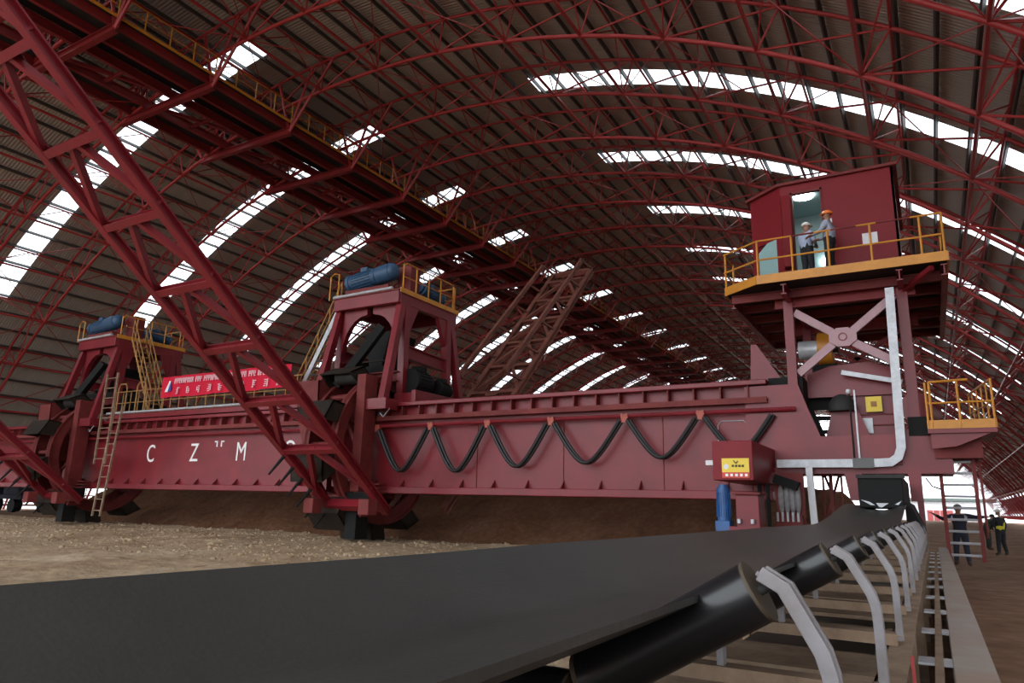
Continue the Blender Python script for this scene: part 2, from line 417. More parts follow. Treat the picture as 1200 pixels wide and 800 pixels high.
for k in range(2600):
    x = random.uniform(-46, -4); y = random.uniform(11, 23.5); r = random.choice([0.02, 0.025, 0.03, 0.04, 0.04, 0.06])
    st.sphere((x, y, gfield(x, y) + r * 0.3), r * random.uniform(.8, 1.5), r * random.uniform(.8, 1.4), r * random.uniform(.6, 1), 6, 4)
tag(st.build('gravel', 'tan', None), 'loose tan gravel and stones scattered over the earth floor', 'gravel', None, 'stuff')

# ------------------------------------------------------------------ overhead conveyor gallery
GZ = 22.95
gal = thing('overhead_gallery', 'long dark red conveyor gallery hung under the roof with a yellow railed walkway', 'conveyor gallery', (-35.4, 15, GZ))
ga, gb = Y0 - 3 * BAY, Y0 + 26 * BAY
for x in (-38.7, -37.1, -34.9, -33.3, -31.75):
    MB().ibeam((x, ga, GZ + 0.5), (x, gb, GZ + 0.5), 0.22, 0.5, 0.04).build('stringer', 'gantry', gal)
MB().box(-34.8, -33.4, ga, gb, GZ + 0.78, GZ + 0.82).build('belt_deck', 'black', gal)
MB().box(-33.2, -31.6, ga, gb, GZ + 0.70, GZ + 0.74).build('walkway_deck', 'darkgrey', gal)
MB().box(-38.6, -37.2, ga, gb, GZ + 0.76, GZ + 0.80).build('side_deck', 'darkgrey', gal)
rail = MB(); hang = MB(); tb = MB()
y = ga; k = 0
while y < gb + 0.1:
    MB().ibeam((-39.6, y, GZ), (-31.3, y, GZ), 0.30, 0.42, 0.04).build('cross_beam', 'gantry', gal)
    # hangers to the truss above
    for x in (-31.4, -39.4):
        pp = []
        for ddx, ddy in ((3.2, 0.0), (-1.3, 0.0), (1.5, 0.0)):
            xx = x + ddx; top = HZ + math.sqrt(RTOP**2 - (xx - HX)**2)
            pp.append((xx, y + ddy, top))
        MB().path([pp[0], (x + .02, y, GZ), (x - .02, y, GZ), pp[1]], .095, 6).build('hanger', 'truss', gal, True)
        MB().tube((x, y, GZ), pp[2], .085, 6).build('hanger', 'truss', gal, True)
    if y + BAY < gb + 0.1:
        MB().ibeam((-37.0, y + 0.3, GZ + .5), (-35.0, y + BAY - 0.3, GZ + .5), 0.14, 0.2, 0.03).build('floor_brace', 'gantry', gal)
        MB().ibeam((-37.0, y + BAY/2, GZ + .45), (-35.0, y + BAY/2, GZ + .45), 0.14, 0.2, 0.03).build('floor_brace', 'gantry', gal)
    y += BAY
y = ga
while y < gb:
    rail.tube((-31.3, y, GZ + .55), (-31.3, y, GZ + 1.75), 0.035, 6); y += BAY / 4
rail.tube((-31.3, ga, GZ + 1.75), (-31.3, gb, GZ + 1.75), 0.035, 6); rail.tube((-31.3, ga, GZ + 1.2), (-31.3, gb, GZ + 1.2), 0.025, 6)
rail.box(-31.32, -31.27, ga, gb, GZ + 0.52, GZ + 0.66)
rail.build('yellow_handrail', 'yellow', gal)

# ------------------------------------------------------------------ bridge girder of the reclaimer
GY = 20.0
gir = thing('bridge_girder', 'long red box girder with white letters crossing the hall at eye level', 'girder', (-28, 20.8, 1.72))
XL, XR = -58.0, -3.6
MB().box(XL, XR, GY, GY + 1.7, 1.95, 4.78).build('web_box', 'red', gir)
MB().box(XL, XR, GY - .28, GY + 1.98, 1.72, 1.95).build('bottom_flange', 'red', gir, False, 0.02)
MB().box(XL, XR, GY - .32, GY + 2.0, 4.78, 4.92).build('top_flange', 'red', gir, False, 0.02)
k = 0; x = XR - 0.5
while x > -46:
    MB().box(x - .02, x + .02, GY - .26, GY, 4.40, 4.78).build('stiffener', 'dusty', gir); x -= 0.75
x = XR - 1.2
while x > -46:
    MB().poly([(x, GY - .24, 1.95), (x, GY, 1.95), (x, GY, 2.22)], (0.03, 0, 0)).build('gusset', 'dusty', gir); x -= 1.25
MB().box(XL, XR, GY - .30, GY, 4.33, 4.39).build('shelf_rail', 'dusty', gir)
MB().box(XL, XR, GY - .33, GY - .28, 4.28, 4.44).build('shelf_lip', 'dusty', gir)
MB().tube((XL, GY - .30, 4.08), (-2.9, GY - .30, 4.08), 0.06, 8).build('festoon_track', 'red', gir, True)
x = -4.2
while x > -46:
    MB().box(x - .05, x + .05, GY - .3, GY, 4.06, 4.10).build('track_bracket', 'red', gir); x -= 3.0
def text(s, x, y, z, size, m, parent, name, sx=1.0, ext=0.01, shear=0.0):
    cu = bpy.data.curves.new(name, 'FONT'); cu.body = s; cu.size = size; cu.extrude = ext; cu.align_x = 'CENTER'; cu.shear = shear
    cu.materials.append(M[m]); o = bpy.data.objects.new(name, cu); C.objects.link(o)
    bpy.context.view_layer.update()
    me = bpy.data.meshes.new_from_object(o.evaluated_get(bpy.context.evaluated_depsgraph_get()))
    bpy.data.objects.remove(o); me.name = name
    me.transform(Matrix.Translation((x, y, z)) @ Matrix.Rotation(PI/2, 4, 'X') @ Matrix.Diagonal((sx, 1, 1, 1)))
    o = bpy.data.objects.new(name, me); C.objects.link(o)
    attach(o, parent); return o
for s, x in (('C', -30.85), ('Z', -27.75), ('M', -24.7), ('O', -21.85)):
    text(s, x, GY - .012, 2.95, 1.12, 'letter', gir, 'letter', 0.78)
mk = MB()
for sx_ in (-1, 1):
    xx = -26.15 + sx_ * 0.14
    mk.box(xx - .035, xx + .035, GY - .012, GY, 3.55, 3.80); mk.box(min(xx, xx + sx_ * .16), max(xx, xx + sx_*.16), GY - .012, GY, 3.74, 3.80)
mk.build('small_mark', 'letter', gir)
# upper walkway along the left part of the girder
MB().box(-34.2, -21.2, GY - .25, GY - .05, 4.98, 5.16).build('walkway_beam', 'red', gir)
MB().box(-34.2, -21.2, GY - .25, GY + 1.1, 5.16, 5.20).build('walkway_plate', 'dusty', gir)
MB().tube((-34.4, GY - .27, 5.27), (-21.2, GY - .27, 5.27), 0.055, 8).build('conduit', 'galv', gir, True)
MB().box(-33.0, -21.5, GY + .3, GY + .5, 4.92, 5.16).build('walkway_support', 'black', gir)
wr = MB()
x = -34.0
while x < -21.2:
    wr.tube((x, GY - .18, 5.2), (x, GY - .18, 6.3), 0.022, 6); x += 0.62
wr.tube((-34, GY - .18, 6.3), (-21.3, GY - .18, 6.3), 0.025, 6); wr.tube((-34, GY - .18, 5.75), (-21.3, GY - .18, 5.75), 0.02, 6)
for xx in (-33.8, -32.9, -32.3):
    pts = [(xx, GY - .2, 5.2), (xx, GY - .2, 6.5), (xx + .12, GY - .2, 6.68), (xx + .55, GY - .2, 6.68), (xx + .67, GY - .2, 6.5), (xx + .67, GY - .2, 5.2)]
    if xx != -32.9: wr.path(pts, 0.035, 6)
wr.build('yellow_handrail', 'dullyellow', gir)
# hatch / frames near the right end
MB().box(-3.95, -3.85, GY - .05, GY, 1.95, 4.78).build('stiffener', 'dusty', gir)
MB().path([(-5.0, GY - .03, 3.3), (-5.0, GY - .03, 3.75), (-4.9, GY - .03, 3.85), (-4.3, GY - .03, 3.85), (-4.2, GY - .03, 3.75), (-4.2, GY - .03, 3.3)], 0.015, 6).build('conduit_loop', 'galv', gir)
for x in (-4.15, -6.6, -9.8, -13.0):
    MB().box(x - .012, x + .012, GY - .02, GY, 1.95, 4.06).build('weld_seam', 'dusty', gir)
MB().poly([(-4.1, GY + .2, 4.92), (-4.05, GY + .2, 6.0), (-3.9, GY + .2, 6.0), (-3.25, GY + .2, 4.92)], (0, 0.06, 0)).build('fin_plate', 'red', gir)
MB().poly([(-3.1, GY + .4, 4.92), (-3.05, GY + .4, 5.5), (-2.95, GY + .4, 5.5), (-2.7, GY + .4, 4.92)], (0, 0.06, 0)).build('fin_plate', 'red', gir)
pm = MB()
for i in range(3): pm.box(-3.50 + i * .12, -3.42 + i * .12, GY - .03, GY, 3.78 - .02 * i, 3.92)
pm.box(-3.5, -3.2, GY - .03, GY, 3.70, 3.74)
pm.build('pale_marking', 'white', gir)

# banner on the handrail
ban = thing('banner', 'long red cloth banner with pale printed lines hung on the walkway railing', 'banner', (-27, GY - .2, 5.8))
bz = 5.83
bn = MB(); n = 40
bx0, bx1 = -30.35, -22.0
vs = []; 
for i in range(n + 1):
    x = bx0 + (bx1 - bx0) * i / n; w_ = 0.03 * math.sin(i * 1.3) + 0.02 * math.sin(i * 0.5)
    for dy in (0, .015):
        vs += [(x, GY - .24 + w_ + dy, bz + .02 * math.sin(i * .4)), (x, GY - .24 + w_ + dy, bz + .96)]
fs = []
for i in range(n):
    a = i * 4; b = a + 4
    fs += [(a, b, b+1, a+1), (a+2, a+3, b+3, b+2), (a+1, b+1, b+3, a+3), (a, a+2, b+2, b)]
bn.add(vs, fs); bn.build('cloth', 'banner', ban)
bt = MB(); yb = GY - .31
x = bx0 + 1.0; 
for wl in (9, 3, 7, 2, 8, 3, 4, 8):                   # upper line: small illegible capitals in words
    for _ in range(wl):
        if x > bx1 - .25: break
        bt.box(x, x + .045, yb, yb + .01, bz + .60, bz + .84)
        z_ = random.choice([.60, .70, .80]); bt.box(x, x + .11, yb, yb + .01, bz + z_, bz + z_ + .045)
        bt.box(x + .085, x + .115, yb, yb + .01, bz + random.choice([.6, .7]), bz + .84)
        x += .15
    x += .12
x = bx0 + 1.15
while x < bx1 - .4:                                   # lower line: widely spaced illegible square characters
    for q_ in range(4):
        zz = .12 + .085 * q_; a_ = random.uniform(0, .12); bt.box(x + a_, x + a_ + random.uniform(.1, .18), yb, yb + .01, bz + zz, bz + zz + .035)
    for q_ in range(2):
        a_ = random.uniform(.02, .24); bt.box(x + a_, x + a_ + .035, yb, yb + .01, bz + random.uniform(.08, .2), bz + random.uniform(.32, .44))
    x += .72
bt.build('printed_lettering', 'bannertext', ban)['kind'] = 'stuff'
lg = MB(); lg.poly([(bx0 + .35, yb, bz + .25), (bx0 + .62, yb, bz + .75), (bx0 + .72, yb, bz + .75), (bx0 + .55, yb, bz + .25)], (0, .01, 0))
lg.build('white_emblem_stroke', 'letter', ban)
lg = MB(); lg.poly([(bx0 + .62, yb, bz + .38), (bx0 + .74, yb, bz + .70), (bx0 + .80, yb, bz + .30), (bx0 + .58, yb, bz + .24)], (0, .012, 0)); lg.build('blue_emblem_stroke', 'logoblue', ban)

# festoon cable loops
fes = thing('festoon_cable', 'black cable looping in swags along the girder front on small trolleys', 'cable', (-11, GY - .35, 4))
cx_ = [-17.1, -14.72, -12.41, -10.07, -7.64, -5.39, -3.35]
dip = [2.47, 2.46, 2.60, 2.69, 2.82, 2.95]
for i in range(len(cx_) - 1):
    a, b, d_ = cx_[i], cx_[i+1], dip[i]
    pts = []
    last = i == len(cx_) - 2
    for s_ in range(25):
        u = s_ / 24; x = a + .12 + (b - a - .24) * u
        q_ = math.sqrt((2*u - 1)**2 + .16) - math.sqrt(.16); z = 3.92 - (3.92 - d_) * (1 - q_ / (math.sqrt(1.16) - math.sqrt(.16)))
        pts.append((x, GY - .36 - .03 * math.sin(u * PI), z))
    for off in (-.05, .05):
        MB().path([(p[0] + off * .6, p[1] + off, p[2] + abs(off)*.4) for p in pts], 0.055, 8).build('cable_loop', 'cable', fes, True)
for x in cx_[:-1]:
    cm = MB(); cm.box(x - .11, x + .11, GY - .40, GY - .22, 4.0, 4.12); cm.box(x - .08, x + .08, GY - .40, GY - .32, 3.88, 4.0)
    for s_ in (-.07, .07): cm.tube((x + s_, GY - .42, 4.10), (x + s_, GY - .2, 4.10), 0.04, 8)
    cm.build('cable_trolley', 'orangecarrier', fes)

# ------------------------------------------------------------------ motors
def motor(name, p, q, r, m, parent, black_end=True):
    p = V(p); q = V(q); d = (q - p); L = d.length; u = d / L
    b = MB(); b.tube(p, q, r, 20); 
    bo = b.build(name, m, parent, True)
    f_ = MB()
    a = u.orthogonal().normalized(); c = u.cross(a)
    for i in range(20):
        t = 2*PI*i/20; n_ = a*math.cos(t) + c*math.sin(t)
        f_.bar(p + u*L*.12 + n_*r*1.04, p + u*L*.85 + n_*r*1.04, r*.05, r*.12, n_)
    f_.build('cooling_fins', m, bo)
    MB().tube(p - u*L*.12, p, r*1.08, 20).build('end_cover', m, bo, True); MB().tube(q, q + u*L*.1, r*.7, 16).build('end_cover', m, bo, True)
    k_ = MB(); mid = p + u*L*.5; k_.box(mid.x - r*.5, mid.x + r*.5, mid.y - r*.5, mid.y + r*.5, mid.z + r*.9, mid.z + r*1.45); k_.build('terminal_box', m, bo)
    return bo

# ------------------------------------------------------------------ slewing trolleys with bucket wheels and harrows
def trolley(D, which, place, stair=-1):
    X0, X1 = -19.9 + D, -16.8 + D
    t = thing('trolley_tower', 'red drive tower with motors on top, %s' % place, 'drive tower', ((X0 + X1)/2, 21, 1.75), 'drive towers on the girder')
    # platform ring and deck
    pf = MB()
    for ya in (20.0, 23.6): pf.box(X0 - .1, X1 + .1, ya - .12, ya + .12, 8.78, 9.25)
    for xa in (X0, X1): pf.box(xa - .12, xa + .12, 20, 23.6, 8.78, 9.25)
    pf.build('platform_frame', 'red', t, False, 0.02)
    MB().box(X0 - .15, X1 + .15, 19.85, 23.75, 9.25, 9.30).build('platform_deck', 'dusty', t)
    MB().tube((X0 - .1, 19.84, 9.33), (X1 - .2, 19.84, 9.36), 0.06, 8).build('edge_pipe', 'galv', t, True)
    yp = MB(); yp.box(X1 + .14, X1 + .18, 19.9, 23.75, 9.18, 9.36); yp.build('yellow_toe_board', 'yellow', t)
    # legs: inner upright and splayed outer leg at each corner
    for xa, sx_ in ((X0, -1), (X1, 1)):
        for ya, sy_ in ((20.2, -1), (23.4, 1)):
            l = MB(); l.poly([(xa - .16, ya - .18, 8.8), (xa + .16, ya - .18, 8.8), (xa + .16, ya + .18, 8.8), (xa - .16, ya + .18, 8.8)], (0, 0, 0.01))
            l = MB(); l.bar((xa, ya + .25 * -sy_, 8.8), (xa + .1 * sx_, ya + .2 * -sy_, 4.92), 0.28, 0.30, (0, 1, 0)); l.build('leg', 'red', t)
            l = MB(); l.bar((xa, ya, 8.8), (xa + .12 * sx_, ya + .85 * sy_, 5.0), 0.26, 0.28, (0, 1, 0)); l.build('leg', 'red', t)
        # curved knee plates under the platform
        for ya, sy_ in ((20.5, 1), (23.1, -1)):
            pts = [(xa - .1, ya, 8.8), (xa - .1, ya + sy_ * .65, 8.8), (xa - .1, ya + sy_ * .12, 7.7), (xa - .1, ya, 7.6)]
            MB().poly(pts, (0.2, 0, 0)).build('knee_plate', 'red', t)
            continue
            for q in range(7):
                an = PI/2 * q / 6
                pts.append((xa - .1, ya + sy_ * (.8 - .8 * math.sin(an)), 8.7 - 1.3 * (1 - math.cos(an))))
            MB().poly(pts, (0.2, 0, 0)).build('knee_plate', 'red', t)
        MB().ibeam((xa, 20.4, 7.0), (xa, 23.2, 6.9), 0.28, 0.5, 0.05).build('side_beam', 'red', t)
    for ya in (20.3,):
        for xs, sx_ in ((X0 + .2, 1), (X1 - .2, -1)):
            pts = [(xs, ya - .1, 8.8), (xs + sx_ * 1.2, ya - .1, 8.8)]
            for q in range(7):
                an = PI/2 * q / 6; pts.append((xs + sx_ * (1.2 - 1.2*math.sin(an)), ya - .1, 8.55 - 1.5*(1 - math.cos(an))))
            MB().poly(pts, (0, .2, 0)).build('knee_plate', 'red', t)
    MB().ibeam((X0, 20.3, 6.0), (X1, 20.3, 6.0), 0.3, 0.4, 0.05).build('front_beam', 'dusty', t)
    hp_ = MB(); hp_.poly([(X0 + 1.0, 20.6, 7.9), (X0 + 2.3, 20.6, 7.9), (X0 + 1.95, 20.6, 6.5), (X0 + 1.35, 20.6, 6.5)], (0, 1.6, 0)); hp_.build('dark_hopper', 'black', t)
    MB().bar((X0 + 2.5, 19.9, 7.9), (X0 + 1.0, 19.3, 5.6), .35, .3).build('dark_slide', 'black', t)
    MB().tube((X0 + 1.2, 19.2, 5.9), (X0 + 2.2, 19.2, 5.9), .3, 18).build('dark_pulley', 'darkgrey', t, True)
    MB().bar((X0 + .2, 20.6, 6.35), (X1 - .3, 20.6, 6.35), .5, .3).build('dark_cross_casing', 'black', t)
    # top machinery
    mt = motor('motor', (X0 + .45, 20.3, 9.98), (X0 + 1.75, 20.3, 10.12), 0.33, 'bluedark', t)
    gb_ = MB(); gb_.tube((X0 + 1.8, 20.3, 10.12), (X0 + 2.45, 20.3, 10.2), .36, 24); o = gb_.build('gearbox', 'bluedark', t, True); MB().sphere((X0 + 2.45, 20.3, 10.2), .28, .34, .34, 20, 12).build('round_cover', 'bluedark', o, True)
    s_ = MB(); s_.box(X0 + .3, X0 + 2.5, 20.05, 20.6, 9.3, 9.62); s_.build('motor_stool', 'dusty', t)
    motor('motor', (X1 - .2, 22.8, 9.7), (X1 - .2, 21.6, 9.8), 0.26, 'bluedark', t)
    hb = MB(); hb.box(X1 - .85, X1 - .2, 20.9, 21.5, 9.3, 10.6); hb.build('hoist_frame', 'dusty', t, False, .03)
    hr = MB()
    for ya in (20.1, 20.9, 21.7, 22.5, 23.4): hr.tube((X1 + .1, ya, 9.3), (X1 + .1, ya, 10.35), 0.028, 6)
    hr.path([(X1 + .1, 20.1, 9.3), (X1 + .1, 20.1, 10.25), (X1 + .1, 20.25, 10.4), (X1 + .1, 23.4, 10.4)], 0.03, 6)
    hr.tube((X1 + .1, 20.1, 9.85), (X1 + .1, 23.4, 9.85), 0.022, 6)
    for xa in (X0, X0 + 1.0, X0 + 2.0, X1): hr.tube((xa, 23.65, 9.3), (xa, 23.65, 10.35), 0.028, 6)
    hr.tube((X0, 23.65, 10.35), (X1, 23.65, 10.35), 0.028, 6); hr.tube((X0, 23.65, 9.85), (X1, 23.65, 9.85), 0.022, 6)
    hr.build('yellow_handrail', 'yellow', t)
    MB().path([(X0 - .05, 20.0, 9.3), (X0 - .05, 20.0, 10.35), (X0 - .3, 20.0, 10.42), (X0 - .5, 20.0, 10.3), (X0 - .5, 20.0, 9.3)], 0.03, 6).build('yellow_stair_hoop', 'yellow', t)
    # stairway on the left of the tower, going down towards the girder walkway
    stw = MB(); sr = MB()
    ax, az, bx_, bz_ = (X0 - .35, 9.2, X0 - 2.6, 5.2) if stair < 0 else (X1 + .5, 9.2, X1 + 2.7, 5.4)
    for ya in (20.5, 21.2):
        stw.bar((ax, ya, az), (bx_, ya, bz_), 0.04, 0.2 if stair < 0 else .09)
        for u in (0, .25, .5, .75, 1):
            xx, zz = ax + (bx_-ax)*u, az + (bz_-az)*u; sr.tube((xx, ya, zz), (xx, ya, zz + 1.0), 0.025, 6)
        sr.tube((ax, ya, az + 1), (bx_, ya, bz_ + 1), 0.03, 6); sr.tube((ax, ya, az + .5), (bx_, ya, bz_ + .5), 0.022, 6)
    for q in range(14):
        u = (q + .5) / 14; xx, zz = ax + (bx_-ax)*u, az + (bz_-az)*u; stw.box(xx - .13, xx + .13, 20.5, 21.2, zz - .02, zz + .02)
    st_ = stw.build('stairway', 'galv' if stair < 0 else 'dullyellow', t); sr.build('stair_handrail', 'dullyellow', st_)
    # drive base beside the column with black motors
    db = MB(); db.box(X1 - .1, X1 + .9, 20.2, 23.3, 5.0, 5.35); db.box(X1 + .78, X1 + .98, 20.1, 23.4, 4.98, 5.42); db.build('drive_base', 'red', t, False, .02)
    motor('drive_motor', (X1 + .35, 20.6, 5.85), (X1 + .35, 21.5, 5.85), 0.42, 'black', t)
    motor('drive_motor', (X1 + .4, 22.1, 5.75), (X1 + .4, 22.8, 5.75), 0.32, 'black', t)
    wh = MB()
    for q in (20.4, 21.0): wh.tube((X1 + .05, q, 5.12), (X1 + .25, q, 5.12), .2, 14)
    wh.build('trolley_wheel', 'black', t, True)
    # upright column in front of the girder, gripping it above and below
    MB().box(X1 - .75, X1 - .35, 18.9, 19.55, 1.75, 5.9).build('column', 'dusty', t, False, .02)
    MB().box(X1 - .75, X1 + .55, 19.0, 19.66, 4.62, 5.0).build('upper_guide', 'red', t)
    gd = MB()
    for zz in (1.72, 1.86, 2.0): gd.box(X1 - .4, X1 + .25, 19.3, 19.68, zz, zz + .05)
    gd.build('lower_guide', 'dusty', t)
    ft = MB(); ft.box(X1 - .85, X1 - .35, 18.9, 19.5, 0.15, 1.3); ft.box(X1 - 1.0, X1 + .2, 18.85, 19.5, 1.25, 1.72); ft.build('foot', 'black', t)
    MB().box(X1 - .35, X1 - .1, 19.0, 19.6, .95, 1.1, Quaternion((0, 1, 0), -.6).to_matrix()).build('skid', 'dusty', t)
    MB().path([(X1 + .45, 19.3, 5.0), (X1 + .55, 19.2, 4.6), (X1 + .3, 19.2, 4.35), (X1 + .1, 19.25, 4.5)], 0.02, 6).build('hose', 'galv', t, True)
    # feed chute
    ch = MB(); ch.poly([(X0 - .35, 18.6, 5.75), (X0 + .75, 18.6, 5.75), (X0 + .95, 18.6, 3.0), (X0 + .5, 18.6, 2.6), (X0 - .2, 18.6, 4.4)], (0, .06, 0))
    ch.poly([(X0 - .35, 19.6, 5.75), (X0 + .75, 19.6, 5.75), (X0 + .95, 19.6, 3.0), (X0 + .5, 19.6, 2.6), (X0 - .2, 19.6, 4.4)], (0, .06, 0))
    ch.poly([(X0 + .70, 18.6, 5.75), (X0 + .75, 18.6, 5.75), (X0 + .95, 18.6, 3.0), (X0 + .9, 18.6, 3.0)], (0, 1.0, 0))
    ch.poly([(X0 - .35, 18.6, 5.75), (X0 - .30, 18.6, 5.75), (X0 - .15, 18.6, 4.4), (X0 - .2, 18.6, 4.4)], (0, 1.0, 0)); ch.build('chute', 'dusty', t)
    # lower frame plates around the girder
    lf = MB(); lf.box(X0 + .5, X1 - .75, 19.4, 19.66, 1.3, 1.72); lf.box(X0 + .5, X1 - .75, 19.4, 19.66, 5.0, 5.3); lf.box(X0 + .4, X0 + .75, 19.4, 19.66, 1.3, 5.3); lf.build('side_frame', 'red', t)
    br = MB(); br.bar((X0 + 1.2, 19.3, 5.0), (X1 - .8, 19.3, 3.2), .12, .16); br.bar((X0 + 1.3, 19.3, 2.6), (X1 - .8, 19.3, 3.2), .09, .1); br.build('side_brace', 'dusty', t)
    wb = MB(); wb.box(X0 + .1, X0 + .7, 19.25, 19.45, 2.5, 3.6); wb.build('grille_box', 'greencloth', t)

    # bucket wheel round the girder
    cy, cz = 20.85, 3.35
    w = thing('bucket_wheel', 'red bucket wheel ringing the girder under %s' % place, 'bucket wheel', (-18 + D, cy, 0.3), 'bucket wheels round the girder')
    for xr in (-19.05 + D, -17.75 + D):
        MB().annulus((0, cy, cz), 2.25, 2.75, xr - .06, xr + .06, n=48).build('ring_plate', 'dusty', w)
        MB().annulus((0, cy, cz), 2.69, 2.75, xr - .16, xr + .16, n=48).build('ring_flange', 'dusty', w)
    for q in range(10):
        an = 2*PI*q/10 + .25; ca, sa = math.cos(an), math.sin(an)
        def P(x, r, ta): return V((x + D, cy + ca * r - sa * ta, cz + sa * r + ca * ta))
        b = MB()
        x0_, x1_ = -19.15, -17.65
        # scoop open towards +tangent: back plate, floor and two cheeks
        b.poly([P(x0_, 2.7, -.45), P(x1_, 2.7, -.45), P(x1_, 3.3, -.3), P(x0_, 3.3, -.3)], P(0, 0, .05) - P(0, 0, 0))
        b.poly([P(x0_, 3.3, -.3), P(x1_, 3.3, -.3), P(x1_, 3.4, .5), P(x0_, 3.4, .5)], P(0, -.05, 0) - P(0, 0, 0))
        b.poly([P(x0_, 2.72, -.45), P(x0_, 3.3, -.3), P(x0_, 3.4, .5), P(x0_, 2.75, .3)], V((.05, 0, 0)))
        b.poly([P(x1_, 2.72, -.45), P(x1_, 3.3, -.3), P(x1_, 3.4, .5), P(x1_, 2.75, .3)], V((-.05, 0, 0)))
        b.build('bucket', 'bucket', w)
    for q in range(8):
        an = 2*PI*q/8; MB().tube((-19.0 + D, cy + 2.5*math.cos(an), cz + 2.5*math.sin(an)), (-17.8 + D, cy + 2.5*math.cos(an), cz + 2.5*math.sin(an)), .1, 10).build('spacer_tube', 'dusty', w, True)

def harrow(D, back, label, ang, L, m):
    a = math.radians(ang); sy_ = 1 if back else -1
    ox, oy, oz = -17.0 + D, (23.0 if back else 17.95), 2.0 if back else 1.85
    t = thing('harrow', label, 'harrow', (ox, oy, oz), 'lattice harrows leaning off the girder')
    def P(x, s, n=0):     # x across, s along the slope, n off the frame (upwards)
        return V((x + D, oy + sy_ * (s * math.cos(a) - n * math.sin(a)), oz + s * math.sin(a) + n * math.cos(a)))
    nrm = P(0, 0, 1) - P(0, 0, 0)
    xl, xr = -18.25, -15.8; xm = (xl + xr) / 2
    for x in (xl, xr): MB().ibeam(P(x, -1.2), P(x, L), 0.24, 0.28, 0.05, nrm).build('side_chord', m, t)
    step = 2.15; s_ = 1.9; prev = None
    while s_ < L:
        MB().ibeam(P(xl, s_), P(xr, s_), 0.2, 0.26, 0.04, nrm).build('cross_bar', m, t)
        g_ = MB(); g_.poly([P(xm - .3, s_ - .3, .1), P(xm + .3, s_ - .3, .1), P(xm + .38, s_ + .1, .1), P(xm - .38, s_ + .1, .1)], nrm * .03); g_.build('gusset_plate', m, t)
        MB().bar(P(xm - .1, s_), P(xl, s_ - step + .15), 0.15, 0.18, nrm).build('lattice_brace', m, t)
        MB().bar(P(xm + .1, s_), P(xr, s_ - step + .15), 0.15, 0.18, nrm).build('lattice_brace', m, t)
        s_ += step
    nt_ = 6
    for q in range(nt_):
        ss = -1.0 + q * .55
        for x in (xl,):
            MB().tube(P(x, ss, -.15), P(x - .25, ss - .1, -.85), 0.06, 6, .03).build('tine', 'black' if not back else m, t)
    if not back:
        for x in (xl, xr):
            MB().box(x + D - .22, x + D + .22, oy - .25, oy + .2, 1.0, 1.5).build('pivot_shoe', 'dusty', t, False, .03)
        MB().bar(P(xl, -.9), P(xr, -.9), .26, .3, nrm).build('cross_bar', m, t)
    else:
        MB().bar(P(xl, L), P(xr, L), .2, .26, nrm).build('cross_bar', m, t)
        for x in (xl, xr):
            MB().bar(P(x, 6, 1.3), P(x, L - 1, 1.1), .16, .2, nrm).build('upper_chord', m, t)
            s_ = 6
            while s_ < L - 1:
                MB().bar(P(x, s_, 1.25), P(x, s_ + 1.1, 0), .1, .1, nrm).build('lattice_brace', m, t); s_ += 2.2
trolley(0, 'right', 'the tower nearer the cabin')
trolley(-18.2, 'left', 'the tower beyond the banner, farther from the cabin', 1)
harrow(0, False, 'big red lattice harrow rising in front of the girder, covering the last white letter', 38, 17.5, 'red')
harrow(-18.2, False, 'red lattice harrow leaning toward the camera before the far tower, cut by the photo edge', 38, 17.5, 'red')
harrow(0, True, 'brown lattice harrow standing up behind the girder, right of the nearer tower', 45, 18, 'brown')

# ladders at the far tower
def ladder(label, x0, x1, ya, z0, z1, yb=None, step=.3, m='galv', r=.03, rx=0):
    yb = ya if yb is None else yb
    t = thing('ladder', label, 'ladder', ((x0 + x1)/2, ya, z0))
    for x in (x0, x1): MB().bar((x, ya, z0), (x + rx, yb, z1), r*1.6, r*2.2, (0, 1, 0)).build('side_rail', m, t)
    n = int((z1 - z0) / step)
    for q in range(n):
        u = (q + .5) / n; MB().tube((x0 + rx*u, ya + (yb-ya)*u, z0 + (z1-z0)*u), (x1 + rx*u, ya + (yb-ya)*u, z0 + (z1-z0)*u), r*.6, 6).build('rung', 'galv' if m == 'dusty' else m, t)
    return t
ladder('upper grey ladder hanging down the front of the far tower', -33.2, -32.35, 18.8, 2.8, 7.0, None, .45, 'dustysteel', .035)
ladder('lower tan ladder reaching near the ground below the far tower', -32.55, -31.95, 18.7, .5, 5.4, 18.85, .45, 'dustysteel', .035, 0.25)

# ------------------------------------------------------------------ right end of the machine
eb = thing('end_carriage', 'red plated end body of the machine above the belt with a cut-out opening', 'machine body', (-1.8, 20.5, 2.4))
MB().box(-4.2, -0.55, 19.8, 20.0, 2.62, 3.35).build('lower_plate', 'red', eb)
MB().poly([(-4.2, 19.8, 3.35), (-2.35, 19.8, 3.35), (-2.6, 19.8, 4.05), (-2.82, 19.8, 4.75), (-4.2, 19.8, 4.75)], (0, .2, 0)).build('left_plate', 'red', eb)
MB().box(-4.2, -.3, 20.0, 22.4, 2.5, 2.72).build('bottom_plate', 'dusty', eb)
MB().box(-3.6, -2.72, 20.0, 20.9, 4.25, 4.98).build('corner_block', 'black', eb)
